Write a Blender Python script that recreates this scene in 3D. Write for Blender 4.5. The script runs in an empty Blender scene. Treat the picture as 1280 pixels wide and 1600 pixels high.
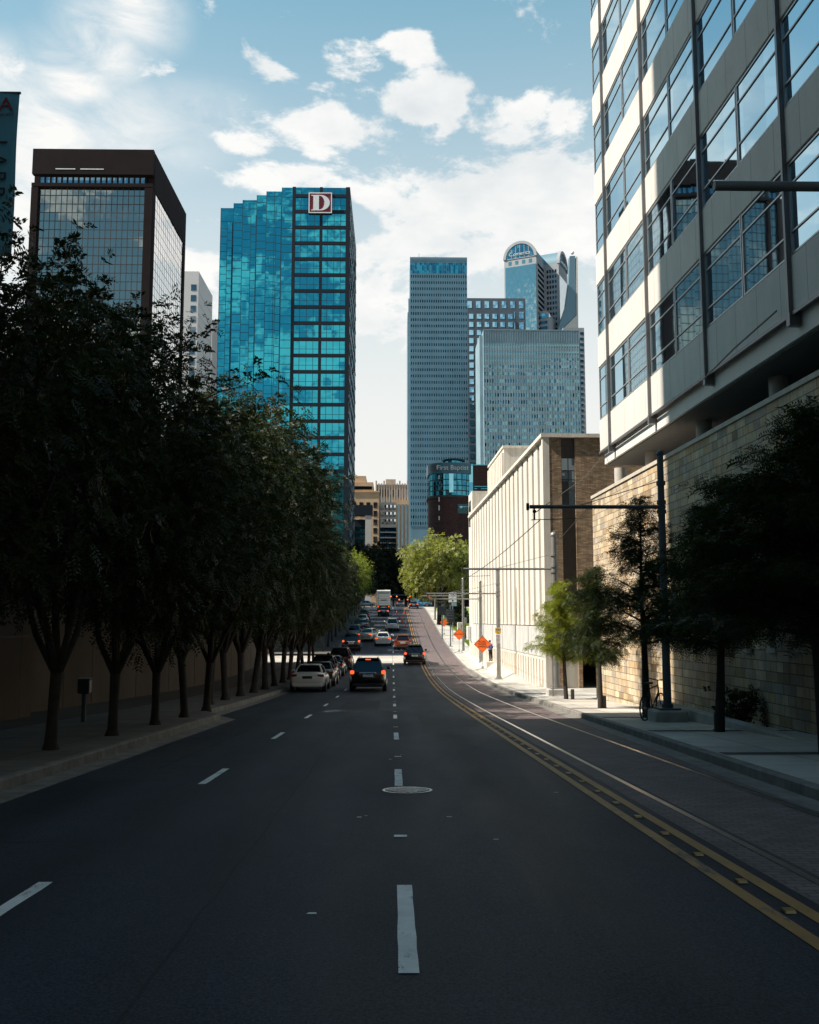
import bpy, math, random
import numpy as np
from mathutils import Vector, Matrix, Euler

R = math.radians
scene = bpy.context.scene
COL = scene.collection

# ------------------------------------------------------------------ camera
FPX = 1487.0                      # focal length in photo pixels (1280 x 1600)
EYE = Vector((0.0, 0.0, 1.6))
PITCH, YAW = R(6.52), R(1.0)
cam_data = bpy.data.cameras.new("camera")
cam_data.sensor_fit = 'VERTICAL'
cam_data.sensor_height = 24.0
cam_data.lens = 24.0 * FPX / 1600.0
cam_data.clip_start = 0.05
cam_data.clip_end = 9000.0
cam = bpy.data.objects.new("camera", cam_data)
cam.location = EYE
cam.rotation_euler = (R(90) + PITCH, 0, -YAW)
COL.objects.link(cam)
scene.camera = cam
CAM_ROT = Euler((R(90) + PITCH, 0, -YAW)).to_matrix()

def ray(px, py):
    return (CAM_ROT @ Vector(((px - 640) / FPX, (800 - py) / FPX, -1.0)))

def at(px, py, Y):
    """World point on the sight line through a photo pixel at distance Y along the street."""
    d = ray(px, py)
    return EYE + d * (Y / d.y)

def X(px, Y, py=960):
    return at(px, py, Y).x

def Z(py, Y, px=640):
    return at(px, py, Y).z

# ------------------------------------------------------------------ exposure, sky, sun
SUN_EL, SUN_BACK = R(46), R(9)         # sun over the buildings, a little behind the photographer
SUN_STRENGTH, SKY_STRENGTH = 5.0, 0.052
scene.view_settings.view_transform = 'Standard'
scene.view_settings.look = 'None'
scene.view_settings.gamma = 1.0
scene.view_settings.exposure = 0.8
scene.render.film_transparent = False
try:
    scene.cycles.max_bounces = 7
    scene.cycles.diffuse_bounces = 3
    scene.cycles.glossy_bounces = 4
    scene.cycles.transmission_bounces = 3
    scene.cycles.sample_clamp_indirect = 6.0
    scene.cycles.use_denoising = True
except Exception:
    pass

to_sun = Vector((-math.cos(SUN_BACK) * math.cos(SUN_EL), -math.sin(SUN_BACK) * math.cos(SUN_EL), math.sin(SUN_EL)))
sun_data = bpy.data.lights.new("sun", 'SUN')
sun_data.energy = SUN_STRENGTH
sun_data.angle = R(0.5)
sun_data.color = (1.0, 0.90, 0.78)
sun = bpy.data.objects.new("sun", sun_data)
sun.rotation_euler = (-to_sun).to_track_quat('-Z', 'Y').to_euler()
sun.location = (-60, -20, 90)
COL.objects.link(sun)

world = bpy.data.worlds.new("World")
scene.world = world
world.use_nodes = True

class NT:
    """Small helper for writing node trees."""
    def __init__(self, tree):
        self.t = tree
        tree.nodes.clear()
    def n(self, kind, **kw):
        node = self.t.nodes.new(kind)
        for k, v in kw.items():
            setattr(node, k, v)
        return node
    def link(self, a, b):
        self.t.links.new(a, b)
    def _set(self, sock, v):
        if hasattr(v, 'is_output'):
            self.link(v, sock)
        else:
            sock.default_value = v
    def math(self, op, a, b=0.0, c=None, clamp=False):
        m = self.n('ShaderNodeMath', operation=op, use_clamp=clamp)
        self._set(m.inputs[0], a); self._set(m.inputs[1], b)
        if c is not None:
            self._set(m.inputs[2], c)
        return m.outputs[0]
    def vmath(self, op, a, b=(0, 0, 0), scale=None):
        m = self.n('ShaderNodeVectorMath', operation=op)
        self._set(m.inputs[0], a); self._set(m.inputs[1], b)
        if scale is not None:
            self._set(m.inputs['Scale'], scale)
        return m.outputs['Value'] if op in ('LENGTH', 'DOT_PRODUCT', 'DISTANCE') else m.outputs['Vector']
    def mix(self, fac, a, b, blend='MIX'):
        m = self.n('ShaderNodeMix', data_type='RGBA', blend_type=blend)
        self._set(m.inputs[0], fac); self._set(m.inputs[6], a); self._set(m.inputs[7], b)
        return m.outputs[2]
    def maprange(self, v, a, b, c=0.0, d=1.0, smooth=False):
        m = self.n('ShaderNodeMapRange', interpolation_type='SMOOTHSTEP' if smooth else 'LINEAR')
        m.clamp = True
        self._set(m.inputs[0], v)
        m.inputs[1].default_value = a; m.inputs[2].default_value = b
        m.inputs[3].default_value = c; m.inputs[4].default_value = d
        return m.outputs[0]
    def noise(self, vec, scale, detail=4.0, rough=0.55, dist=0.0):
        m = self.n('ShaderNodeTexNoise')
        self._set(m.inputs['Vector'], vec)
        m.inputs['Scale'].default_value = scale
        m.inputs['Detail'].default_value = detail
        m.inputs['Roughness'].default_value = rough
        m.inputs['Distortion'].default_value = dist
        return m.outputs['Fac']
    def ramp(self, fac, stops):
        m = self.n('ShaderNodeValToRGB')
        e = m.color_ramp.elements
        while len(e) < len(stops):
            e.new(0.5)
        for el, (p, c) in zip(e, stops):
            el.position = p
            el.color = (c[0], c[1], c[2], 1)
        self.link(fac, m.inputs[0])
        return m.outputs[0]
    def sep(self, v):
        m = self.n('ShaderNodeSeparateXYZ'); self.link(v, m.inputs[0]); return m.outputs
    def comb(self, x, y, z):
        m = self.n('ShaderNodeCombineXYZ')
        for i, v in enumerate((x, y, z)):
            self._set(m.inputs[i], v)
        return m.outputs[0]

def build_world():
    g = NT(world.node_tree)
    out = g.n('ShaderNodeOutputWorld')
    bg = g.n('ShaderNodeBackground')
    bg.inputs['Strength'].default_value = SKY_STRENGTH
    g.link(bg.outputs[0], out.inputs[0])
    sky = g.n('ShaderNodeTexSky')
    sky.sky_type = 'NISHITA'
    sky.sun_disc = False
    sky.sun_elevation = SUN_EL
    sky.sun_rotation = math.atan2(to_sun.x, to_sun.y)
    sky.altitude = 150
    sky.air_density = 1.0
    sky.dust_density = 1.2
    sky.ozone_density = 1.0
    d = g.n('ShaderNodeTexCoord').outputs['Generated']
    x, y, z = g.sep(d)
    # slightly teal air, paler towards the horizon
    base = g.mix(1.0, sky.outputs[0], (0.52, 1.10, 1.12, 1), 'MULTIPLY')
    ahead = g.maprange(y, 0.40, 0.80, 0.0, 1.0, True)
    base = g.vmath('ADD', base, g.vmath('SCALE', (1.25, 2.65, 3.0), scale=ahead))
    hz = g.maprange(z, 0.14, 0.68, 1.0, 0.0, True)
    base = g.mix(g.math('MULTIPLY', hz, g.maprange(ahead, 0.0, 1.0, 0.18, 0.97)), base, (10.3, 10.2, 9.8, 1))
    # cloud layer seen in perspective
    zz = g.math('ADD', g.math('MAXIMUM', z, 0.0), 0.16)
    p = g.comb(g.math('DIVIDE', x, zz), g.math('DIVIDE', y, zz), 0.0)
    q = g.vmath('MULTIPLY', d, (1.0, 1.0, 1.9))
    n1 = g.noise(p, 1.6, 9.0, 0.58, 0.15)
    n2 = g.noise(q, 9.5, 12.0, 0.62, 0.25)
    n = g.math('ADD', g.math('MULTIPLY', n1, 0.45), g.math('MULTIPLY', n2, 1.15))
    n = g.math('SUBTRACT', n, 0.30)
    bias = None
    blobs = [  # photo px centre, radii, weight
        (545, 100, 95, 38, .20), (640, 75, 70, 34, .20), (660, 160, 165, 52, .31), (560, 200, 150, 48, .27), (520, 222, 120, 34, .15), (720, 200, 140, 60, .20),
        (830, 215, 180, 120, .25), (880, 80, 80, 60, .16), (425, 85, 70, 45, .13), (390, 222, 80, 20, .15), (860, 310, 200, 150, .28),
        (630, 300, 150, 60, .24), (470, 285, 130, 34, .16), (760, 350, 260, 130, .24), (500, 430, 480, 130, .20)]
    front = g.math('GREATER_THAN', y, 0.0)
    for (px, py, rx, ry, w) in blobs:
        c = ray(px, py).normalized()
        v = g.vmath('MULTIPLY', g.vmath('SUBTRACT', d, tuple(c)), (FPX / rx, 0.0, FPX / ry))
        m = g.maprange(g.vmath('LENGTH', v), 1.0, 0.15, 0.0, w, True)
        bias = m if bias is None else g.math('MAXIMUM', bias, m)
    bias = g.math('MULTIPLY', bias, front)
    rear = g.math('MULTIPLY', g.math('SUBTRACT', 1.0, front), g.maprange(z, 0.28, 0.5, 0.16, -0.05))
    dens = g.maprange(g.math('ADD', g.math('ADD', n, bias), rear), 0.575, 0.70, 0.0, 1.0, True)
    # soft cirrus plume over the near trees
    cir = None
    for (px, py, rx, ry, w) in [(205, 10, 95, 75, .95), (160, 70, 85, 75, 1.0), (118, 130, 95, 75, 1.0), (75, 205, 120, 110, 1.1), (190, 195, 190, 80, .75), (60, 300, 120, 120, 1.0),
                                (10, 115, 120, 60, .75), (10, 330, 160, 160, 1.0), (300, 180, 160, 60, .4)]:
        c = ray(px, py).normalized()
        v = g.vmath('MULTIPLY', g.vmath('SUBTRACT', d, tuple(c)), (FPX / rx, 0.0, FPX / ry))
        m = g.maprange(g.vmath('LENGTH', v), 1.0, 0.0, 0.0, w, True)
        cir = m if cir is None else g.math('MAXIMUM', cir, m)
    streak = g.noise(g.vmath('MULTIPLY', d, (6.0, 1.0, 14.0)), 2.2, 8.0, 0.62, 0.6)
    cir = g.math('MULTIPLY', g.math('MULTIPLY', cir, front), g.maprange(streak, 0.32, 0.62, 0.30, 1.15))
    shade = g.noise(g.vmath('ADD', q, (0.0, 0.0, 0.055)), 7.5, 6.0, 0.6)
    ccol = g.mix(g.maprange(shade, 0.42, 0.70), (11.2, 11.1, 10.8, 1), (8.6, 9.0, 9.2, 1))
    col = g.mix(g.math('MULTIPLY', dens, 0.94), base, ccol)
    col = g.mix(g.math('MULTIPLY', cir, 1.0, clamp=True), col, (10.8, 10.75, 10.5, 1))
    g.link(col, bg.inputs['Color'])
build_world()

# ------------------------------------------------------------------ materials
MATS = {}
def material(name, color, rough=0.7, metal=0.0, var=0.25, vscale=3.0, bump=0.0, bscale=40.0, coat=0.0, spec=0.5, emit=None, estr=0.0, speck=0.0, streak=0.0):
    """Procedural surface: base colour broken up by two scales of noise, optional bump and speckle."""
    if name in MATS:
        return MATS[name]
    m = bpy.data.materials.new(name)
    m.use_nodes = True
    g = NT(m.node_tree)
    out = g.n('ShaderNodeOutputMaterial')
    b = g.n('ShaderNodeBsdfPrincipled')
    g.link(b.outputs[0], out.inputs[0])
    co = g.n('ShaderNodeTexCoord').outputs['Object']
    n = g.noise(co, vscale, 6.0, 0.6)
    f = g.maprange(n, 0.3, 0.7, 1.0 - var, 1.0 + var)
    if speck:
        s = g.noise(co, 90.0, 2.0, 0.7)
        f = g.math('MULTIPLY', f, g.maprange(s, 0.35, 0.65, 1.0 - speck, 1.0 + speck))
    if streak:                      # rain streaks and grime running down the face
        s = g.noise(g.vmath('MULTIPLY', co, (1.0, 1.0, 0.06)), 2.6, 6.0, 0.7)
        f = g.math('MULTIPLY', f, g.maprange(s, 0.34, 0.60, 1.0 - streak, 1.0 + streak * 0.2))
    c = g.vmath('SCALE', (color[0], color[1], color[2]), scale=f)
    g.link(c, b.inputs['Base Color'])
    b.inputs['Roughness'].default_value = rough
    b.inputs['Metallic'].default_value = metal
    b.inputs['Specular IOR Level'].default_value = spec
    if coat:
        b.inputs['Coat Weight'].default_value = coat
        b.inputs['Coat Roughness'].default_value = 0.05
    if bump:
        bn = g.n('ShaderNodeBump')
        bn.inputs['Strength'].default_value = bump
        bn.inputs['Distance'].default_value = 0.02
        g.link(g.noise(co, bscale, 4.0, 0.6), bn.inputs['Height'])
        g.link(bn.outputs[0], b.inputs['Normal'])
    if emit:
        b.inputs['Emission Color'].default_value = (*emit, 1)
        b.inputs['Emission Strength'].default_value = estr
    MATS[name] = m
    return m

def mirror_glass(name, tint, cell=(1.5, 1.8), tilt=0.012, wave=0.006, dark=(0.01, 0.02, 0.025), refl=0.85, rough=0.02, wscale=0.35, lean=(0, 0, 0)):
    """Coated window glass: tinted reflection over a dark room, each pane set at a slightly different angle."""
    if name in MATS:
        return MATS[name]
    m = bpy.data.materials.new(name)
    m.use_nodes = True
    g = NT(m.node_tree)
    out = g.n('ShaderNodeOutputMaterial')
    geo = g.n('ShaderNodeNewGeometry')
    co = g.n('ShaderNodeTexCoord').outputs['Object']
    cellv = g.vmath('FLOOR', g.vmath('DIVIDE', g.vmath('ADD', co, (0.013, 0.017, 0.011)), (cell[0], cell[0], cell[1])))
    wn = g.n('ShaderNodeTexWhiteNoise', noise_dimensions='3D')
    g.link(cellv, wn.inputs['Vector'])
    tv = g.vmath('SCALE', g.vmath('SUBTRACT', wn.outputs['Color'], (0.5, 0.5, 0.5)), scale=tilt * 2)
    nz = g.n('ShaderNodeTexNoise')
    g.link(co, nz.inputs['Vector'])
    nz.inputs['Scale'].default_value = wscale
    nz.inputs['Detail'].default_value = 3.0
    wv = g.vmath('SCALE', g.vmath('SUBTRACT', nz.outputs['Color'], (0.5, 0.5, 0.5)), scale=wave * 2)
    nrm = g.vmath('NORMALIZE', g.vmath('ADD', geo.outputs['Normal'], g.vmath('ADD', g.vmath('ADD', tv, wv), lean)))
    gl = g.n('ShaderNodeBsdfGlossy')
    shade = g.maprange(wn.outputs['Value'], 0.0, 1.0, 0.93, 1.03)
    g.link(g.vmath('SCALE', tint, scale=shade), gl.inputs['Color'])
    gl.inputs['Roughness'].default_value = rough
    g.link(nrm, gl.inputs['Normal'])
    df = g.n('ShaderNodeBsdfDiffuse')
    df.inputs['Color'].default_value = (*dark, 1)
    mx = g.n('ShaderNodeMixShader')
    mx.inputs[0].default_value = refl
    g.link(df.outputs[0], mx.inputs[1]); g.link(gl.outputs[0], mx.inputs[2])
    g.link(mx.outputs[0], out.inputs[0])
    MATS[name] = m
    return m

def masonry(name, stops, bw, bh, mortar=(0.1, 0.09, 0.08), msize=0.02, axis='x', rough=0.85, squash=1.0, freq=2, var=0.2, bump=0.3):
    """Coursed stone or brick; axis is the horizontal axis of the wall face ('x' or 'y', 'xy' for x+y)."""
    if name in MATS:
        return MATS[name]
    m = bpy.data.materials.new(name)
    m.use_nodes = True
    g = NT(m.node_tree)
    out = g.n('ShaderNodeOutputMaterial')
    b = g.n('ShaderNodeBsdfPrincipled')
    g.link(b.outputs[0], out.inputs[0])
    co = g.n('ShaderNodeTexCoord').outputs['Object']
    x, y, z = g.sep(co)
    h = {'x': x, 'y': y}.get(axis) or g.math('ADD', x, y)
    v = g.comb(h, z, 0.0)
    br = g.n('ShaderNodeTexBrick')
    br.offset = 0.43; br.squash = squash; br.squash_frequency = freq; br.offset_frequency = 2
    g.link(v, br.inputs['Vector'])
    br.inputs['Color1'].default_value = (0, 0, 0, 1)
    br.inputs['Color2'].default_value = (1, 1, 1, 1)
    br.inputs['Mortar'].default_value = (0.5, 0.5, 0.5, 1)
    br.inputs['Scale'].default_value = 1.0
    br.inputs['Mortar Size'].default_value = msize
    br.inputs['Mortar Smooth'].default_value = 0.1
    br.inputs['Brick Width'].default_value = bw
    br.inputs['Row Height'].default_value = bh
    c = g.ramp(br.outputs['Color'], stops)
    n = g.noise(co, 2.0, 7.0, 0.65)
    st = g.noise(g.vmath('MULTIPLY', co, (1.0, 1.0, 0.07)), 1.8, 6.0, 0.7)
    c = g.vmath('SCALE', c, scale=g.math('MULTIPLY', g.maprange(n, 0.3, 0.7, 1 - var, 1 + var), g.maprange(st, 0.34, 0.58, 0.74, 1.05)))
    c = g.mix(br.outputs['Fac'], c, (*mortar, 1))
    g.link(c, b.inputs['Base Color'])
    b.inputs['Roughness'].default_value = rough
    bn = g.n('ShaderNodeBump')
    bn.inputs['Strength'].default_value = bump
    bn.inputs['Distance'].default_value = 0.02
    hgt = g.math('ADD', g.math('MULTIPLY', br.outputs['Fac'], -1.0), g.math('MULTIPLY', g.noise(co, 14.0, 5.0), 0.6))
    g.link(hgt, bn.inputs['Height'])
    g.link(bn.outputs[0], b.inputs['Normal'])
    MATS[name] = m
    return m

def leaf_material(name, c1, c2, trans=0.35):
    if name in MATS:
        return MATS[name]
    m = bpy.data.materials.new(name)
    m.use_nodes = True
    g = NT(m.node_tree)
    out = g.n('ShaderNodeOutputMaterial')
    geo = g.n('ShaderNodeNewGeometry')
    co = g.n('ShaderNodeTexCoord').outputs['Object']
    f = g.math('ADD', g.math('MULTIPLY', geo.outputs['Random Per Island'], 0.6), g.math('MULTIPLY', g.maprange(g.noise(co, 0.9, 3.0), 0.3, 0.7), 0.4))
    c = g.mix(f, (*c1, 1), (*c2, 1))
    df = g.n('ShaderNodeBsdfPrincipled')
    g.link(c, df.inputs['Base Color'])
    df.inputs['Roughness'].default_value = 0.55
    df.inputs['Specular IOR Level'].default_value = 0.25
    tr = g.n('ShaderNodeBsdfTranslucent')
    g.link(g.mix(1.0, c, (1.5, 1.6, 0.5, 1), 'MULTIPLY'), tr.inputs['Color'])
    mx = g.n('ShaderNodeMixShader')
    mx.inputs[0].default_value = trans
    g.link(df.outputs[0], mx.inputs[1]); g.link(tr.outputs[0], mx.inputs[2])
    g.link(mx.outputs[0], out.inputs[0])
    MATS[name] = m
    return m

# ------------------------------------------------------------------ mesh building
class MB:
    def __init__(self):
        self.v, self.f, self.mi = [], [], []
    def add(self, verts, faces, mi=0):
        o = len(self.v)
        self.v.extend(tuple(p) for p in verts)
        self.f.extend(tuple(i + o for i in f) for f in faces)
        self.mi.extend([mi] * len(faces))
        return self
    def box(self, x0, x1, y0, y1, z0, z1, mi=0):
        v = [(x0, y0, z0), (x1, y0, z0), (x1, y1, z0), (x0, y1, z0), (x0, y0, z1), (x1, y0, z1), (x1, y1, z1), (x0, y1, z1)]
        return self.add(v, [(0, 3, 2, 1), (4, 5, 6, 7), (0, 1, 5, 4), (1, 2, 6, 5), (2, 3, 7, 6), (3, 0, 4, 7)], mi)
    def bbox(self, x0, x1, y0, y1, z0, z1, c=0.02, mi=0):
        """Box with all edges chamfered."""
        V, F = [], []
        cx, cy, cz = (x0 + x1) / 2, (y0 + y1) / 2, (z0 + z1) / 2
        hx, hy, hz = (x1 - x0) / 2, (y1 - y0) / 2, (z1 - z0) / 2
        c = min(c, hx * .9, hy * .9, hz * .9)
        idx = {}
        for sx in (-1, 1):
            for sy in (-1, 1):
                for sz in (-1, 1):
                    for a in range(3):
                        p = [hx - c, hy - c, hz - c]
                        p[a] = (hx, hy, hz)[a]
                        idx[(sx, sy, sz, a)] = len(V)
                        V.append((cx + sx * p[0], cy + sy * p[1], cz + sz * p[2]))
        def quad(ids):
            pts = [Vector(V[i]) for i in ids]
            n = (pts[1] - pts[0]).cross(pts[2] - pts[0])
            mid = sum(pts, Vector()) / len(pts)
            if n.dot(mid - Vector((cx, cy, cz))) < 0:
                ids = ids[::-1]
            F.append(tuple(ids))
        for a in range(3):
            b, d = (a + 1) % 3, (a + 2) % 3
            for s in (-1, 1):
                ring = []
                for (sb, sd) in ((-1, -1), (1, -1), (1, 1), (-1, 1)):
                    k = [0, 0, 0]; k[a] = s; k[b] = sb; k[d] = sd
                    ring.append(idx[(*k, a)])
                quad(ring)
            for sb in (-1, 1):
                for sd in (-1, 1):
                    k0 = [0, 0, 0]; k0[b] = sb; k0[d] = sd; k1 = list(k0)
                    k0[a] = -1; k1[a] = 1
                    quad([idx[(*k0, b)], idx[(*k1, b)], idx[(*k1, d)], idx[(*k0, d)]])
        for sx in (-1, 1):
            for sy in (-1, 1):
                for sz in (-1, 1):
                    quad([idx[(sx, sy, sz, 0)], idx[(sx, sy, sz, 1)], idx[(sx, sy, sz, 2)]])
        return self.add(V, F, mi)
    def prism(self, pts, fixed, t0, t1, mi=0):
        """Extrude a polygon. fixed='y': pts are (x,z) extruded in y; 'z': (x,y) in z; 'x': (y,z) in x."""
        def mk(p, t):
            return {'y': (p[0], t, p[1]), 'z': (p[0], p[1], t), 'x': (t, p[0], p[1])}[fixed]
        n = len(pts)
        V = [mk(p, t0) for p in pts] + [mk(p, t1) for p in pts]
        F = [tuple(range(n))[::-1], tuple(range(n, 2 * n))] + [(i, (i + 1) % n, n + (i + 1) % n, n + i) for i in range(n)]
        return self.add(V, F, mi)
    def tube(self, p, q, r0, r1=None, n=10, mi=0):
        return self.polytube([p, q], [r0, r0 if r1 is None else r1], n, mi)
    def polytube(self, pts, rad, n=8, mi=0):
        pts = [Vector(p) for p in pts]
        V, F = [], []
        up = None
        for i, p in enumerate(pts):
            d = (pts[min(i + 1, len(pts) - 1)] - pts[max(i - 1, 0)]).normalized()
            if up is None:
                up = Vector((1, 0, 0)) if abs(d.x) < 0.9 else Vector((0, 1, 0))
            a = (up - d * up.dot(d)).normalized()
            b = d.cross(a)
            up = a
            for k in range(n):
                t = 2 * math.pi * k / n
                V.append(p + (a * math.cos(t) + b * math.sin(t)) * rad[i])
        for i in range(len(pts) - 1):
            for k in range(n):
                k2 = (k + 1) % n
                F.append((i * n + k, i * n + k2, (i + 1) * n + k2, (i + 1) * n + k))
        F.append(tuple(range(n))[::-1])
        F.append(tuple(range((len(pts) - 1) * n, len(pts) * n)))
        return self.add(V, F, mi)
    def ball(self, c, r, n=12, m=8, mi=0):
        if not hasattr(r, '__len__'):
            r = (r, r, r)
        V = [(c[0], c[1], c[2] - r[2])]
        for j in range(1, m):
            t = -math.pi / 2 + math.pi * j / m
            for k in range(n):
                a = 2 * math.pi * k / n
                V.append((c[0] + r[0] * math.cos(t) * math.cos(a), c[1] + r[1] * math.cos(t) * math.sin(a), c[2] + r[2] * math.sin(t)))
        V.append((c[0], c[1], c[2] + r[2]))
        F = [(0, 1 + (k + 1) % n, 1 + k) for k in range(n)]
        for j in range(m - 2):
            for k in range(n):
                a, b = 1 + j * n + k, 1 + j * n + (k + 1) % n
                F.append((a, b, b + n, a + n))
        last = len(V) - 1
        F += [(last, 1 + (m - 2) * n + k, 1 + (m - 2) * n + (k + 1) % n) for k in range(n)]
        return self.add(V, F, mi)
    def torus(self, c, R_, r, axis='x', n=20, m=8, mi=0):
        V, F = [], []
        for i in range(n):
            a = 2 * math.pi * i / n
            for j in range(m):
                b = 2 * math.pi * j / m
                rr = R_ + r * math.cos(b)
                u, v, w = rr * math.cos(a), rr * math.sin(a), r * math.sin(b)
                p = {'x': (w, u, v), 'y': (u, w, v), 'z': (u, v, w)}[axis]
                V.append((c[0] + p[0], c[1] + p[1], c[2] + p[2]))
        for i in range(n):
            for j in range(m):
                F.append((i * m + j, ((i + 1) % n) * m + j, ((i + 1) % n) * m + (j + 1) % m, i * m + (j + 1) % m))
        return self.add(V, F, mi)
    def grid(self, rows, mi=0):
        """rows: list of equal-length point lists."""
        n = len(rows[0])
        V = [p for r in rows for p in r]
        F = [(i * n + k, i * n + k + 1, (i + 1) * n + k + 1, (i + 1) * n + k) for i in range(len(rows) - 1) for k in range(n - 1)]
        return self.add(V, F, mi)
    def mesh(self, name):
        me = bpy.data.meshes.new(name)
        me.from_pydata(self.v, [], self.f)
        if any(self.mi):
            me.polygons.foreach_set('material_index', self.mi)
        return me
    def build(self, name, mats, parent=None, smooth=False, label=None, loc=None):
        me = self.mesh(name)
        for mm in (mats if isinstance(mats, (list, tuple)) else [mats]):
            me.materials.append(mm)
        if smooth:
            me.polygons.foreach_set('use_smooth', [True] * len(me.polygons))
            try:
                me.set_sharp_from_angle(angle=R(38))
            except Exception:
                pass
        o = bpy.data.objects.new(name, me)
        COL.objects.link(o)
        if parent:
            o.parent = parent
        if loc:
            o.location = loc
        if label:
            o['label'] = label
        return o

def thing(name, label, cat, loc=(0, 0, 0), rz=0.0, group=None, rot=None):
    o = bpy.data.objects.new(name, None)
    o.empty_display_size = 0.3
    COL.objects.link(o)
    o.location = loc
    o.rotation_euler = rot if rot else (0, 0, rz)
    o['label'] = label
    o['category'] = cat
    if group:
        o['group'] = group
    return o

def tag(o, label, cat, group=None):
    o['label'] = label
    o['category'] = cat
    if group:
        o['group'] = group
    return o

def structure(o, kind='structure'):
    o['kind'] = kind
    return o

def lettering(body, size, mat, parent, loc, rot=(R(90), 0, 0), name='lettering', align='CENTER', extrude=0.004, space=1.0, scale=(1, 1, 1)):
    cu = bpy.data.curves.new(name, 'FONT')
    cu.body = body
    cu.size = size
    cu.align_x = align
    cu.align_y = 'CENTER'
    cu.extrude = extrude
    cu.space_line = space
    cu.materials.append(mat)
    o = bpy.data.objects.new(name, cu)
    COL.objects.link(o)
    bpy.context.view_layer.update()
    me = bpy.data.meshes.new_from_object(o.evaluated_get(bpy.context.evaluated_depsgraph_get()))
    bpy.data.objects.remove(o)
    o = bpy.data.objects.new(name, me)
    COL.objects.link(o)
    o.parent = parent
    o.location = loc
    o.rotation_euler = rot
    o.scale = scale
    return o

def window_set(parent, cells, mat, size, face='y', name='window', limit=100, depth=0.06):
    """One pane mesh per opening (shared mesh data); beyond the limit the rest become one part."""
    w, h = size
    def pane(mb, c):
        if face == 'y':
            mb.box(c[0] - w / 2, c[0] + w / 2, c[1] - depth, c[1], c[2] - h / 2, c[2] + h / 2)
        else:
            mb.box(c[0] - depth / 2, c[0] + depth / 2, c[1] - w / 2, c[1] + w / 2, c[2] - h / 2, c[2] + h / 2)
    mb = MB(); pane(mb, (0, 0, 0))
    first = None
    for c in cells[:limit]:
        if first is None:
            first = mb.build(name, mat, parent, loc=c)
        else:
            o = first.copy(); COL.objects.link(o); o.parent = parent; o.location = c
    if len(cells) > limit:
        mb = MB()
        for c in cells[limit:]:
            pane(mb, c)
        o = mb.build(name, mat, parent)
        o['kind'] = 'stuff'

# ------------------------------------------------------------------ the lie of the street
PROFILE = [(-400, 12.0), (-60, 2.6), (-20, .88), (0, 0.0), (20, -.88), (40, -1.72), (50, -2.07), (60, -2.27), (68, -2.32), (81, -2.18), (95, -1.72), (105, -1.28),
           (130, .35), (150, 1.75), (170, 3.1), (186, 4.05), (196, 4.40), (210, 4.62), (240, 4.8), (300, 4.9), (5000, 4.9)]
_PX = np.array([p[0] for p in PROFILE], float)
_PZ = np.array([p[1] for p in PROFILE], float)
_h = np.diff(_PX); _dl = np.diff(_PZ) / _h
_PM = np.zeros(len(_PX)); _PM[1:-1] = (_h[1:] * _dl[:-1] + _h[:-1] * _dl[1:]) / (_h[1:] + _h[:-1]); _PM[0] = _dl[0]; _PM[-1] = 0.0
def G(y):
    i = int(np.clip(np.searchsorted(_PX, y) - 1, 0, len(_h) - 1))
    t = (y - _PX[i]) / _h[i]
    return float((2*t**3-3*t**2+1)*_PZ[i] + (t**3-2*t**2+t)*_h[i]*_PM[i] + (-2*t**3+3*t**2)*_PZ[i+1] + (t**3-t**2)*_h[i]*_PM[i+1])
def slope(y):
    return (G(y + 0.5) - G(y - 0.5))
YS = [-300, -120, -60] + list(range(-30, 240, 2)) + [250, 270, 300, 400, 700, 1500, 4000]

def kerb_l(y):
    if y < 28: return -4.95
    if y < 30: return -4.95 - 0.8 * (y - 28) / 2
    return -5.75
def kerb_r(y):
    return float(np.interp(y, [-300, 11, 20, 37, 60, 185, 400], [4.95, 4.98, 5.3, 5.75, 5.95, 6.1, 6.1]))
def kerb_h(y):
    return float(np.interp(y, [-300, 74, 78, 400], [0.15, 0.15, 0.02, 0.02]))

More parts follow.
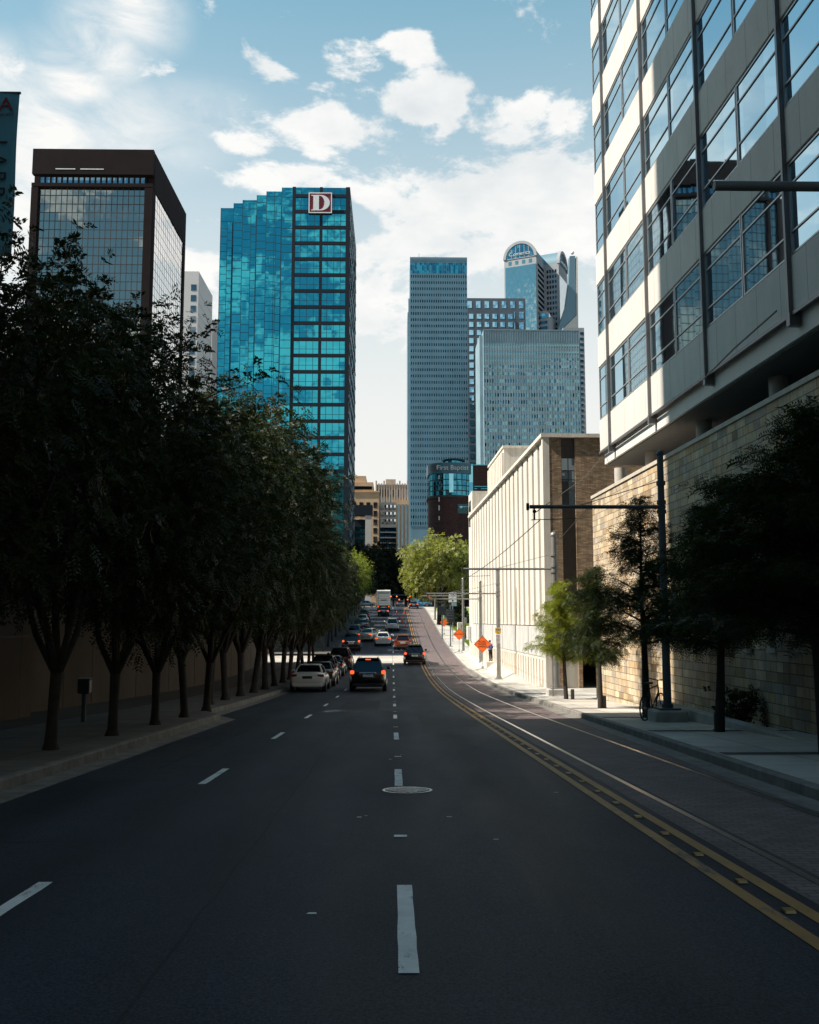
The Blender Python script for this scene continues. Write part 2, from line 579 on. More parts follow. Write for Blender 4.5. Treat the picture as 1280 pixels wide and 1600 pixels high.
# ------------------------------------------------------------------ ground, road, pavements
def asphalt_material():
    m = bpy.data.materials.new("asphalt")
    m.use_nodes = True
    g = NT(m.node_tree)
    out = g.n('ShaderNodeOutputMaterial')
    b = g.n('ShaderNodeBsdfPrincipled')
    g.link(b.outputs[0], out.inputs[0])
    co = g.n('ShaderNodeTexCoord').outputs['Object']
    x, y, z = g.sep(co)
    big = g.noise(g.vmath('MULTIPLY', co, (1.0, 0.16, 1.0)), 0.9, 6.0, 0.62)
    fine = g.noise(co, 130.0, 3.0, 0.75)
    grit = g.noise(co, 38.0, 4.0, 0.7)
    f = g.math('MULTIPLY', g.maprange(big, 0.3, 0.7, 0.78, 1.22), g.maprange(fine, 0.3, 0.7, 0.45, 1.6))
    f = g.math('MULTIPLY', f, g.maprange(grit, 0.3, 0.7, 0.75, 1.25))
    # worn wheel paths and the darker oil line in the middle of each lane
    path = g.math('COSINE', g.math('MULTIPLY', x, 2 * math.pi / 1.32))
    f = g.math('MULTIPLY', f, g.math('ADD', 1.0, g.math('MULTIPLY', path, -0.15)))
    cr = g.n('ShaderNodeTexVoronoi', feature='DISTANCE_TO_EDGE')
    g.link(g.vmath('ADD', g.vmath('MULTIPLY', co, (0.45, 0.22, 1.0)), g.vmath('SCALE', g.comb(grit, big, 0.0), scale=0.35)), cr.inputs['Vector'])
    crack = g.maprange(cr.outputs['Distance'], 0.0, 0.010, 0.42, 1.0)
    f = g.math('MULTIPLY', f, crack)
    spot = g.noise(co, 55.0, 2.0, 0.8)
    f = g.math('MULTIPLY', f, g.maprange(spot, 0.36, 0.64, 0.45, 1.75))
    blot = g.noise(g.vmath('MULTIPLY', co, (1.0, 0.5, 1.0)), 0.35, 5.0, 0.7)
    f = g.math('MULTIPLY', f, g.maprange(blot, 0.38, 0.62, 0.82, 1.15))
    seam = g.math('LESS_THAN', g.math('ABSOLUTE', g.math('ADD', g.math('ADD', x, 1.18), g.math('MULTIPLY', g.noise(g.vmath('MULTIPLY', co, (0.0, 0.6, 0.0)), 1.0, 4.0), 0.12))), 0.012)
    f = g.math('MULTIPLY', f, g.math('SUBTRACT', 1.0, g.math('MULTIPLY', seam, 0.45)))
    c = g.vmath('SCALE', (0.019, 0.026, 0.037), scale=f)
    # pale flecks of chipped paint and quartz
    fl = g.maprange(g.noise(co, 9.0, 6.0, 0.8), 0.73, 0.76, 0.0, 0.5)
    c = g.mix(fl, c, (0.16, 0.17, 0.18, 1))
    g.link(c, b.inputs['Base Color'])
    g.link(g.maprange(big, 0.3, 0.7, 0.62, 0.78), b.inputs['Roughness'])
    b.inputs['Specular IOR Level'].default_value = 0.22
    bn = g.n('ShaderNodeBump')
    bn.inputs['Strength'].default_value = 0.5
    bn.inputs['Distance'].default_value = 0.006
    g.link(fine, bn.inputs['Height'])
    g.link(bn.outputs[0], b.inputs['Normal'])
    return m

def slab_material(name, color, px, py, joint=0.012, var=0.18, off=0.0, jcol=0.35, spk=0.2):
    m = bpy.data.materials.new(name)
    m.use_nodes = True
    g = NT(m.node_tree)
    out = g.n('ShaderNodeOutputMaterial')
    b = g.n('ShaderNodeBsdfPrincipled')
    g.link(b.outputs[0], out.inputs[0])
    co = g.n('ShaderNodeTexCoord').outputs['Object']
    br = g.n('ShaderNodeTexBrick')
    br.offset = off
    g.link(co, br.inputs['Vector'])
    br.inputs['Color1'].default_value = (0.80, 0.80, 0.80, 1)
    br.inputs['Color2'].default_value = (1.18, 1.18, 1.18, 1)
    br.inputs['Mortar'].default_value = (jcol, jcol, jcol, 1)
    br.inputs['Scale'].default_value = 1.0
    br.inputs['Mortar Size'].default_value = joint
    br.inputs['Brick Width'].default_value = px
    br.inputs['Row Height'].default_value = py
    n = g.noise(co, 1.3, 7.0, 0.65)
    s = g.noise(co, 70.0, 3.0, 0.7)
    f = g.math('MULTIPLY', g.maprange(n, 0.3, 0.7, 1 - var, 1 + var), g.maprange(s, 0.3, 0.7, 1 - spk, 1 + spk))
    c = g.vmath('SCALE', g.mix(1.0, br.outputs['Color'], (*color, 1), 'MULTIPLY'), scale=f)
    g.link(c, b.inputs['Base Color'])
    b.inputs['Roughness'].default_value = 0.8
    bn = g.n('ShaderNodeBump')
    bn.inputs['Strength'].default_value = 0.3
    bn.inputs['Distance'].default_value = 0.01
    g.link(g.math('SUBTRACT', s, g.math('MULTIPLY', br.outputs['Fac'], 2.0)), bn.inputs['Height'])
    g.link(bn.outputs[0], b.inputs['Normal'])
    return m

def walk_rise(y):
    return float(np.interp(y, [56, 66, 90, 104], [0.0, 0.55, 0.55, 0.0]))
M_ASPHALT = asphalt_material()
M_PAVER = slab_material('track_paving', (0.150, 0.116, 0.116), 0.20, 0.10, 0.012, 0.22, 0.5, 0.55, 0.3)
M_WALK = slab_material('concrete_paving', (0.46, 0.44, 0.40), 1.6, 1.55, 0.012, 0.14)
M_WALK_SHADED = slab_material('shaded_worn_paving', (0.095, 0.088, 0.078), 1.5, 1.5, 0.02, 0.3)  # mottled paving with the shade of this side put into its colour
M_CONC = material('concrete', (0.40, 0.385, 0.36), 0.85, var=0.18, vscale=2.5, bump=0.25, bscale=30, speck=0.15)
M_KERB = material('kerb_concrete', (0.19, 0.18, 0.165), 0.85, var=0.3, vscale=3.5, bump=0.3, bscale=18, speck=0.15)
M_CROSS = slab_material('sunlit_crossing', (0.42, 0.39, 0.35), 3.0, 3.0, 0.02, 0.2)  # pale tone carries the band of sunlight across the road
M_GROUND = material('ground_earth', (0.16, 0.15, 0.13), 0.9, var=0.3, vscale=0.4)
M_SOIL = material('planting_soil', (0.05, 0.042, 0.032), 0.95, var=0.35, vscale=4, bump=0.6, bscale=12)
def worn_paint(name, color, wear):
    m = bpy.data.materials.new(name); m.use_nodes = True
    g = NT(m.node_tree)
    out = g.n('ShaderNodeOutputMaterial'); b = g.n('ShaderNodeBsdfPrincipled'); g.link(b.outputs[0], out.inputs[0])
    co = g.n('ShaderNodeTexCoord').outputs['Object']
    big = g.noise(g.vmath('MULTIPLY', co, (1.0, 0.35, 1.0)), 5.0, 8.0, 0.72)
    fine = g.noise(co, 60.0, 4.0, 0.7)
    w = g.maprange(g.math('ADD', g.math('MULTIPLY', big, 0.65), g.math('MULTIPLY', fine, 0.35)), wear, wear + 0.07)
    c = g.vmath('SCALE', color, scale=g.maprange(g.noise(co, 2.0, 6.0, 0.65), 0.3, 0.7, 0.72, 1.12))
    g.link(g.mix(w, c, (0.040, 0.043, 0.048, 1)), b.inputs['Base Color'])
    b.inputs['Roughness'].default_value = 0.65
    return m
M_WHITE_LINE = worn_paint('white_line_paint', (0.78, 0.79, 0.78), 0.545)
M_YELLOW_LINE = worn_paint('yellow_line_paint', (0.36, 0.19, 0.05), 0.55)
M_GRANITE = slab_material('dark_granite', (0.07, 0.068, 0.066), 0.3, 0.3, 0.01, 0.2)
M_STEEL = material('rail_steel', (0.62, 0.60, 0.58), 0.28, metal=1.0, var=0.15, vscale=3)

def strip(name, mat, left, right, dz, ys, cols=1, kind='structure'):
    """Sheet following the street's profile between two edge functions."""
    rows = []
    for y in ys:
        l = left(y) if callable(left) else left
        r = right(y) if callable(right) else right
        h = dz(y) if callable(dz) else dz
        rows.append([(l + (r - l) * k / cols, y, G(y) + h) for k in range(cols + 1)])
    o = MB().grid(rows).build(name, mat)
    o['kind'] = kind
    return o

def span(a, b, step=2.0):
    n = max(1, int(round((b - a) / step)))
    return [a + (b - a) * i / n for i in range(n + 1)]

strip('ground', M_GROUND, -4000, 4000, -0.03, YS, 8)
strip('road', M_ASPHALT, lambda y: kerb_l(y) - 0.02, 2.86, 0.0, span(-60, 260, 1.0), 2)
strip('track_bed', M_PAVER, 2.86, lambda y: kerb_r(y) + 0.02, 0.001, span(-60, 196, 1.0), 1)
strip('cross_street', M_ASPHALT, -160, 160, 0.004, span(197, 209, 1.0), 4)
strip('side_street', M_CROSS, -60, 2.60, 0.005, span(84.5, 93.5, 1.0), 1)
rows = []
for y in span(-40, 196, 1.0):                    # the pavement climbs towards the pale building
    h_ = G(y) + kerb_h(y)
    k_ = kerb_r(y) + 0.16
    rows.append([(k_, y, h_), (7.05, y, h_), (7.75, y, h_ + walk_rise(y)), (40, y, h_ + walk_rise(y))])
MB().grid(rows).build('pavement_right', M_WALK)['kind'] = 'structure'
strip('pavement_left', M_WALK_SHADED, -8.6, lambda y: kerb_l(y) - 0.16, 0.15, span(-40, 84, 1.0), 1)
strip('planting_strip', M_SOIL, -11.2, -8.6, 0.12, span(-40, 84, 1.0), 1)
strip('pavement_left_beyond', M_WALK_SHADED, -12, -5.91, 0.15, span(94, 196, 2.0), 1)

def kerb(name, fn, sgn, ys, h):
    prof = []
    for y in ys:
        x = fn(y); g0 = G(y); hh = h(y) if callable(h) else h
        a, b = x, x + sgn * 0.16
        prof.append([(a, y, g0 - 0.05), (a + sgn * 0.012, y, g0 + hh - 0.02), (a + sgn * 0.035, y, g0 + hh + 0.002), (b + sgn * .001, y, g0 + hh + 0.003), (b + sgn * .001, y, g0 - 0.05)])
    o = MB().grid(prof).build(name, M_KERB, smooth=True)
    o['kind'] = 'structure'
    return o
kerb('kerb_right', kerb_r, 1, span(-40, 196, 1.0), kerb_h)
M_KERB_SHADED = material('shaded_old_kerb', (.16, .15, .135), .9, var=.4, vscale=3.0, bump=.5, bscale=14, speck=.2)  # rougher kerb copy, its colour darkened for the shade on this side
for o_ in (kerb('kerb_left', kerb_l, -1, span(-40, 84, 0.5), 0.15),):
    o_.data.materials[0] = M_KERB_SHADED
kerb('kerb_left_beyond', lambda y: -5.75, -1, span(94, 196, 2.0), 0.15)
# concrete gutter beside the planted kerb and along the tracks
strip('gutter_left', M_KERB_SHADED, lambda y: kerb_l(y) + 0.001, lambda y: kerb_l(y) + 0.42, 0.004, span(-40, 84, 0.5))
strip('gutter_right', M_KERB, lambda y: kerb_r(y) - 0.35, lambda y: kerb_r(y) - 0.001, 0.006, span(-40, 78, 1.0))
# dark granite bands crossing the right-hand pavement at each tree
for (yb, wd) in [(10.6, .42), (15.7, .42), (20.9, .42), (26.0, .42), (31.3, .40), (38.6, .38)]:
    strip('granite_band', M_GRANITE, kerb_r(yb) + 0.20, 9.0, 0.155, [yb - wd / 2, yb + wd / 2])

def dash(mb, x, y0, y1, w, dz=0.006, jag=0.003, seed=0):
    r = random.Random(seed)
    n = max(3, int((y1 - y0) / 0.22))
    rows = []
    for i in range(n + 1):
        y = y0 + (y1 - y0) * i / n
        rows.append([(x - w / 2 + r.uniform(-jag, jag), y, G(y) + dz), (x + w / 2 + r.uniform(-jag, jag), y, G(y) + dz)])
    mb.grid(rows)

mb = MB()
k = 0
y = 5.2 - 7.7 * 3
while y < 190:
    if not 83 < y < 93:
        dash(mb, 0.09 - 0.0004 * y, y, y + 2.0, 0.108, seed=k)
    k += 1
    y += 7.7
y = 5.45 - 7.7 * 3
while y < 84:
    dash(mb, -2.56, y, y + 1.9, 0.105, seed=k)
    k += 1
    y += 7.7
mb.build('lane_dashes', M_WHITE_LINE)['kind'] = 'structure'
mb = MB()
rr = random.Random(4)
y = -4.0
while y < 80:                      # half-buried raised paint bumps between the dashes
    dash(mb, 0.10 + rr.uniform(-.03, .03), y + 5.45, y + 5.56, 0.12, seed=k); k += 1
    y += 7.7
for (sx, sy) in [(.12, 4.28), (.16, 4.33), (-.52, 6.4), (-.35, 10.3), (-.28, 10.4), (.6, 10.3), (-.04, 16.4), (.95, 9.0), (-.22, 4.45), (.15, 17.2), (2.05, 12.2)]:
    dash(mb, sx, sy, sy + rr.uniform(.015, .04), rr.uniform(.02, .06), jag=.008, seed=k); k += 1
mb.build('paint_flecks', M_WHITE_LINE)['kind'] = 'structure'
mb = MB()
for xo in (2.45, 2.70):
    rows = []
    for y in span(-40, 192, 1.0):
        rows.append([(xo - 0.055, y, G(y) + 0.006), (xo + 0.055, y, G(y) + 0.006)])
    mb.grid(rows)
mb.build('yellow_centre_lines', M_YELLOW_LINE)['kind'] = 'structure'
# crosswalk and stop line at the far junction
mb = MB()
for yy in (194.3, 195.9):
    mb.grid([[(-5.6, yy, G(yy) + .012), (2.7, yy, G(yy) + .012)], [(-5.6, yy + .3, G(yy + .3) + .012), (2.7, yy + .3, G(yy + .3) + .012)]])
mb.build('stop_lines', M_WHITE_LINE)['kind'] = 'structure'

# tram rails: two separate steel rails let into the paving
M_GROOVE = material('rail_groove', (0.03, 0.028, 0.028), 0.8)
for (xr, lab) in ((3.14, 'polished tram rail set in paving, the one beside the yellow lines'), (4.50, 'polished tram rail set in paving, the one nearer the kerb')):
    rows = [[(xr - .035, y, G(y) + .007), (xr + .035, y, G(y) + .009)] for y in span(-40, 194, 1.0)]
    o = MB().grid(rows).build('tram_rail', M_STEEL)
    tag(o, lab, 'tram rail', 'tram rails')
    rows = [[(xr + .037, y, G(y) + .008), (xr + .085, y, G(y) + .008)] for y in span(-40, 194, 1.0)]
    MB().grid(rows).build('groove', M_GROOVE, o)

# raised reflective studs between the yellow lines
M_STUD = material('stud_ceramic', (0.30, 0.17, 0.04), 0.35)
M_STUD_LENS = material('stud_lens', (0.45, 0.33, 0.16), 0.12)
stud = MB()
stud.prism([(-.05, 0), (.05, 0), (.032, .018), (-.032, .018)], 'x', -.036, .036)
first = stud.build('road_stud', M_STUD, loc=(2.575, 6.4, G(6.4) + .004))
lens = MB().prism([(-.054, .003), (-.048, .003), (-.034, .0165), (-.040, .0165)], 'x', -.03, .03).build('lens', M_STUD_LENS, first)
tag(first, 'raised amber reflective road stud between the double yellow lines', 'road stud', 'road studs between the yellow lines')
y = 7.25
while y < 60:
    o = first.copy(); COL.objects.link(o); o.location = (2.575, y, G(y) + .004); o.rotation_euler = (math.atan(slope(y)), 0, 0)
    l2 = lens.copy(); COL.objects.link(l2); l2.parent = o
    y += 1.0 if y < 30 else 2.0

# manhole cover
M_IRON = material('cast_iron', (0.62, 0.61, 0.60), 0.38, metal=0.85, var=0.35, vscale=12)
M_IRON_DARK = material('iron_recess', (0.03, 0.03, 0.03), 0.7)
cx, cy = 0.19, 12.45
mh = thing('manhole_cover', 'round iron manhole cover lying in the road below a lane dash', 'manhole cover', (cx, cy, G(cy)), rot=(math.atan(slope(cy)), 0, 0))
mb = MB()
for j in range(40):
    a0, a1 = 2 * math.pi * j / 40, 2 * math.pi * (j + 1) / 40
    mb.add([(r_ * math.cos(a), r_ * math.sin(a), .010) for r_, a in ((.285, a0), (.32, a0), (.32, a1), (.285, a1))], [(0, 1, 2, 3)])
mb.build('ring', M_IRON, mh)
mb = MB(); mb.prism([(.28 * math.cos(2 * math.pi * j / 36), .28 * math.sin(2 * math.pi * j / 36)) for j in range(36)], 'z', .004, .009)
lid = mb.build('lid', M_IRON_DARK, mh)
mb = MB()
for i in range(-5, 6):
    for j in range(-5, 6):
        if math.hypot(i, j) * .048 < .25 and (i + j) % 2 == 0:
            mb.box(i * .048 - .024, i * .048 + .024, j * .048 - .017, j * .048 + .017, .0095, .016)
mb.build('raised_pattern', M_IRON, lid)

# lawn beside the far end of the pale building
M_GRASS = material('lawn_grass', (0.16, 0.22, 0.05), 0.9, var=0.3, vscale=6, bump=0.6, bscale=30)
strip('lawn', M_GRASS, lambda y: 8.4 if y < 130 else 8.0, 30, lambda y: kerb_h(y) + 0.02, span(106, 188, 2.0))
mb = MB()
r = random.Random(8)
for _ in range(5200):
    gx, gy = 8.4 + 7.5 * r.random() ** 1.6, 106 + 34 * r.random()
    z0 = G(gy) + .04
    a = r.uniform(0, 6.28); hgt = r.uniform(.08, .2)
    dx, dy = math.cos(a) * .03, math.sin(a) * .03
    mb.add([(gx - dx, gy - dy, z0), (gx + dx, gy + dy, z0), (gx + r.uniform(-.06, .06), gy + r.uniform(-.06, .06), z0 + hgt)], [(0, 1, 2)])
mb.build('grass', leaf_material('grass_blades', (0.10, 0.16, 0.03), (0.22, 0.27, 0.07)))['kind'] = 'stuff'

# repairs to the road surface: utility cuts and sealed cracks
M_PATCH = material('asphalt_patch', (.030, .036, .045), .75, var=.25, vscale=3, spec=.2, speck=.5)
M_PATCH_DARK = material('asphalt_patch_dark', (.010, .014, .020), .7, var=.25, vscale=3, spec=.2, speck=.5)
M_TAR = material('crack_sealer', (.010, .013, .018), .95, var=.3, spec=.05)
for (xa, xb, ya, yb, m_) in [(.75, 2.2, 24.5, 31.0, M_PATCH), (-4.3, -3.1, 13.5, 19.5, M_PATCH), (-1.9, -.5, 33, 41, M_PATCH_DARK)]:
    strip('asphalt_patch', m_, xa, xb, .003, span(ya, yb, .5))
rr = random.Random(12)
mb = MB()
for (x0, y0, x1, y1, wv) in [(-4.9, 8.8, -2.6, 9.0, .03), (.6, 13.6, 2.3, 13.9, .03), (-4.9, 21, 2.2, 21.4, .03), (-3.6, 15, -3.5, 24, .03)]:
    n = int(max(abs(x1 - x0), abs(y1 - y0)) / .18) + 2
    rows = []; ox = oy = 0.0
    for i in range(n):
        ox = .8 * ox + rr.uniform(-wv, wv) * .45; oy = .8 * oy + rr.uniform(-wv, wv) * .45
        x_, y_ = x0 + (x1 - x0) * i / (n - 1) + ox, y0 + (y1 - y0) * i / (n - 1) + oy
        w_ = rr.uniform(.002, .008)
        if abs(y1 - y0) > abs(x1 - x0): rows.append([(x_ - w_, y_, G(y_) + .005), (x_ + w_, y_, G(y_) + .005)])
        else: rows.append([(x_, y_ - w_, G(y_ - w_) + .005), (x_, y_ + w_, G(y_ + w_) + .005)])
    mb.grid(rows)
mb.build('crack_sealing', M_TAR)['kind'] = 'structure'

# ================================================================== LARGE BUILDINGS
def building(name, label, x, y, rz=0.0, z=None, cat='building'):
    return thing(name, label, cat, (x, y, G(y) if z is None else z), rz)

# ------------------------------------------------------------------ stone-based office block, right
M_SPANDREL = slab_material('precast_panel', (0.60, 0.57, 0.52), 1.27, 30.0, 0.008, 0.08, 0.0, 0.62, 0.08)
def panel_material():
    """Precast panels: fine vertical joints along the facade's own x axis."""
    m = bpy.data.materials.new('precast_facade'); m.use_nodes = True
    g = NT(m.node_tree)
    out = g.n('ShaderNodeOutputMaterial'); b = g.n('ShaderNodeBsdfPrincipled'); g.link(b.outputs[0], out.inputs[0])
    co = g.n('ShaderNodeTexCoord').outputs['Object']
    x, y, z = g.sep(co)
    fr = g.math('FRACT', g.math('DIVIDE', g.math('ADD', x, 100.0 - 3.4), 1.29))
    j = g.math('LESS_THAN', g.math('ABSOLUTE', g.math('SUBTRACT', fr, 0.5)), 0.492)
    n = g.noise(g.vmath('MULTIPLY', co, (1.0, 1.0, 0.35)), 1.4, 7.0, 0.65)
    s = g.noise(co, 45.0, 3.0, 0.7)
    f = g.math('MULTIPLY', g.maprange(n, .3, .7, .90, 1.08), g.maprange(s, .3, .7, .9, 1.1))
    c = g.vmath('SCALE', (0.56, 0.535, 0.50), scale=f)
    g.link(g.mix(j, (0.24, 0.22, 0.2, 1), c), b.inputs['Base Color'])
    b.inputs['Roughness'].default_value = 0.8
    return m
M_PANEL = panel_material()
M_FASCIA = material('fascia_metal', (0.62, 0.61, 0.58), 0.55, var=0.06, vscale=1.5)
M_FRAME = material('window_frame_metal', (0.40, 0.40, 0.40), 0.35, metal=0.6, var=0.08)
M_FIN = material('fin_metal', (0.16, 0.16, 0.165), 0.4, metal=0.6, var=0.1)
M_OFFICE_GLASS = mirror_glass('office_glass', (0.56, 0.76, 0.86), (1.27, 3.37), 0.005, 0.004, (0.012, 0.018, 0.022), 0.88)
M_DARK_GLASS = mirror_glass('dark_glass', (0.30, 0.40, 0.44), (1.5, 1.5), 0.006, 0.004, (0.006, 0.008, 0.01), 0.5)
M_STONE = masonry('ashlar_stone', [(0.0, (0.27, 0.19, 0.115)), (0.2, (0.55, 0.43, 0.275)), (0.38, (0.42, 0.35, 0.26)), (0.5, (0.60, 0.49, 0.33)), (0.68, (0.33, 0.29, 0.24)), (0.85, (0.50, 0.35, 0.19)), (1.0, (0.56, 0.47, 0.34))],
                  0.62, 0.235, (0.10, 0.08, 0.06), 0.010, 'x', 0.85, 0.55, 3, 0.25, 1.0)
M_COPING = material('coping_stone', (0.46, 0.42, 0.35), 0.8, var=0.15)
M_SOFFIT = material('soffit_panel', (0.16, 0.16, 0.16), 0.8, var=0.1)
M_COLUMN = material('column_concrete', (0.42, 0.39, 0.35), 0.7, var=0.08)
M_SLOT = material('dark_slot_metal', (0.035, 0.033, 0.032), 0.6)  # plain dark metal for joints, bands and frames

SX, SY = 8.15, 38.5
sb = thing('office_building', 'pale panelled office block with ribbon windows above a tan stone base', 'building', (SX, SY, G(SY)), math.atan2(-1.0, 0.027))
gz = G(SY)
zz = lambda z: z - gz
WALL_TOP, L = 6.55, 84.0
# stone base with tall slit windows
slots = []
for px in (1076, 1096, 1122, 1152, 1185, 1222, 1262):
    yy = 8.3 * 1487 / (px - 614)
    slots.append((38.5 - yy - .17, 38.5 - yy + .17))
s = slots[-1][0]
while s < 40:
    s += 1.35
    slots.append((s, s + .34))
mb = MB()
xs = 0.0
for (a, b) in slots:
    mb.box(xs, a, 0, .55, zz(-3.6), zz(WALL_TOP))
    mb.box(a, b, 0, .55, zz(-3.6), zz(0.85 + 0.03 * (a - 12)))
    mb.box(a, b, 0, .55, zz(4.4), zz(WALL_TOP))
    xs = b
mb.box(xs, L, 0, .55, zz(-3.6), zz(WALL_TOP))
mb.box(0, .55, .55, 14, zz(-3.6), zz(WALL_TOP))
sw = mb.build('stone_wall', M_STONE, sb)
mb = MB(); mb.box(-.05, L, -.05, .62, zz(WALL_TOP) + .002, zz(WALL_TOP + .12)); mb.build('coping', M_COPING, sw)
for (a, b) in slots[:14]:
    w = MB().box(a + .002, b - .002, .30, .34, zz(0.8), zz(4.4)).build('window', M_DARK_GLASS, sb)
    MB().box(a - .06, b + .06, -.06, .05, zz(0.74 + 0.03 * (a - 12)), zz(0.845 + 0.03 * (a - 12))).build('sill', M_COPING, w)
# expansion joints in the stone base
mb = MB()
for xj in (1.55, 4.55, 7.5, 10.6, 13.6):
    mb.box(xj - .014, xj + .014, -.003, .02, zz(-3.4), zz(1.6))
mb.build('joint', M_SLOT, sw)
# recessed storey with round columns
for yy in (38.0, 33.7, 28.35, 23.05, 17.8, 12.5, 7.2):
    mb = MB(); mb.tube((38.5 - yy, 1.05, zz(WALL_TOP - .4)), (38.5 - yy, 1.05, zz(7.75)), .235, n=20)
    mb.build('column', M_COLUMN, sb, smooth=True)
mb = MB(); mb.box(1.6, L, 2.7, 2.8, zz(WALL_TOP - .6), zz(7.75)); mb.build('recessed_window_band', M_DARK_GLASS, sb)
mb = MB()
xx = 1.6
while xx < L:
    mb.box(xx, xx + .06, 2.62, 2.698, zz(WALL_TOP - .6), zz(7.75)); xx += 1.6
mb.build('recessed_frame', M_FRAME, sb)
mb = MB(); mb.box(.56, L, .64, 16, zz(WALL_TOP - .7), zz(WALL_TOP - .62)); mb.build('ledge_floor', M_SOFFIT, sb)
for (xa, xb) in ((5.2, 7.3), (9.8, 12.6), (15.6, 18.0)):
    MB().box(xa, xb, 2.5, 2.6, zz(WALL_TOP - .5), zz(7.4)).build('recessed_window', mirror_glass('recess_glass', (0.45, 0.68, 0.75), (1.4, 2.0), .006, .004, (.01, .015, .02), .7), sb)
X0 = 1.7
FL0, PITCHF, NF = 8.2, 3.37, 9
ZT = FL0 + PITCHF * NF + 1.25
mb = MB(); mb.box(X0 + .1, L, .10, 16, zz(7.68), zz(8.18)); fas = mb.build('fascia', M_FASCIA, sb)
mb = MB(); mb.box(X0 + .2, L - .1, .2, 15.9, zz(7.64), zz(7.679)); mb.build('soffit', M_SOFFIT, sb)
mb = MB(); mb.box(X0 + .05, L, .16, 16, zz(8.19), zz(ZT - .2)); mb.build('core_wall', M_SOFFIT, sb)
fins = [3.4, 8.5, 13.6, 18.75, 23.9, 29.05, 34.2]
for i in range(NF + 1):
    z0 = FL0 + PITCHF * i
    mb = MB(); mb.bbox(X0, L, -.05, .15, zz(z0), zz(z0 + 1.25), .012); mb.box(X0, X0 + .15, .152, 15.9, zz(z0), zz(z0 + 1.25))
    mb.build('spandrel', M_PANEL, sb)
    if i < NF:
        za, zb = z0 + 1.25, z0 + PITCHF
        edges = [X0] + [q for f_ in fins for q in (f_, f_ + 2.55)]
        edges = sorted(e for e in edges if e < 37.5)
        for a, b in zip(edges[:-1], edges[1:]):
            if b - a < .3:
                continue
            w = MB().box(a + .02, b - .02, .0, .145, zz(za + .01), zz(zb - .01)).build('window', M_OFFICE_GLASS, sb)
            mb = MB()
            t = .020
            for (xa, xb) in ((a + .025, a + .075), (b - .075, b - .025)):
                mb.box(xa, xb, -.03, -.002, zz(za + .012), zz(zb - .012))
            for zc in (za + .05, za + .53, zb - .52, zb - .06):
                mb.box(a + .077, b - .077, -.026, -.003, zz(zc - t), zz(zc + t))
            mb.build('frame', M_FRAME, w)
        MB().box(36.8, L - .3, .0, .145, zz(za + .01), zz(zb - .01)).build('window_band', M_OFFICE_GLASS, sb)
        # corner return pane
        MB().box(X0 - .03, X0 + .012, .2, 3.0, zz(za + .01), zz(zb - .01)).build('corner_window', M_OFFICE_GLASS, sb)
for f_ in fins:
    mb = MB(); mb.box(f_ - .045, f_ + .045, -.15, -.052, zz(8.02), zz(ZT)); mb.box(f_ - .085, f_ + .085, -.16, .098, zz(7.90), zz(8.185))
    mb.build('fin', M_FIN, sb)
mb = MB(); mb.box(X0, L, -.052, 16, zz(ZT), zz(ZT + .4)); mb.build('parapet', M_FASCIA, sb)
mb = MB(); mb.box(X0, L, -.10, -.052, zz(8.12), zz(8.198)); mb.build('drip_edge', M_FIN, sb)
# low planter wall at the foot of the stone base
pw = MB()
pw.bbox(11.4, 30, -1.05, -.78, zz(-2.2), zz(-.62), .03)
pwo = pw.build('planter_wall', M_CONC, None)
pwo.location = sb.location; pwo.rotation_euler = sb.rotation_euler
tag(pwo, 'low concrete planter wall at the foot of the dark stone base', 'low wall')

# ------------------------------------------------------------------ pale building with vertical fins
M_PALE = material('pale_concrete', (0.66, 0.61, 0.53), 0.8, var=0.08, vscale=0.8, speck=0.06, streak=0.22)
M_PALE_PANEL = material('pale_panel', (0.52, 0.52, 0.50), 0.8, var=0.1, vscale=1.2, streak=0.2)
M_BRONZE = material('bronze_slot', (0.05, 0.035, 0.026), 0.5, var=0.2)
M_BRICK = masonry('brown_brick', [(0.0, (0.19, 0.12, 0.07)), (0.5, (0.28, 0.185, 0.11)), (1.0, (0.38, 0.27, 0.17))], 0.30, 0.072, (0.10, 0.075, 0.05), 0.007, 'y', 0.85, 1.0, 2, 0.35, 0.3)
FX, FY = 8.16, 51.0
fb = thing('fin_building', 'cream building with tall vertical fins and a brown brick end wall', 'building', (FX, FY, G(FY)), math.atan2(-1.0, 0.018))
gz2 = G(FY)
z2 = lambda z: z - gz2
ROOF = 11.75
LEN = 41.0
mb = MB(); mb.box(-LEN, -.35, .30, 24, z2(1.4), z2(ROOF - .22)); mb.build('wall', M_BRONZE, fb)
mb = MB(); mb.box(-LEN, -.12, .02, 1.745, z2(-.35), z2(1.30)); mb.build('pale_band', M_PALE_PANEL, fb)
mb = MB(); mb.box(-LEN, -.12, .06, 1.745, z2(-4.5), z2(-.352)); mb.box(-LEN, -9.1, 1.75, 24, z2(-4.5), z2(1.39)); mb.build('base_wall', M_PALE, fb)
mb = MB(); mb.box(-LEN - .1, .12, -.12, 24, z2(ROOF - .2), z2(ROOF)); mb.build('roof', M_PALE, fb)
NFIN = 21
pitch = LEN / NFIN
fin = MB(); fin.prism([(-.68, 0), (.68, 0), (.64, -.20), (-.60, -.20)], 'z', 0, ROOF - .2 - 1.35)
f0 = None
for i in range(NFIN):
    xc = -1.08 - i * pitch
    if f0 is None:
        f0 = fin.build('fin', M_PALE, fb, loc=(xc, .30, z2(1.35)))
    else:
        o = f0.copy(); COL.objects.link(o); o.parent = fb; o.location = (xc, .30, z2(1.35))
mb = MB()
for i in range(NFIN * 2):
    xc = -.5 - i * pitch / 2
    mb.box(xc - .28, xc + .28, -.02, .058, z2(-4), z2(-.50))
mb.build('ribbed_panel', M_PALE, fb)
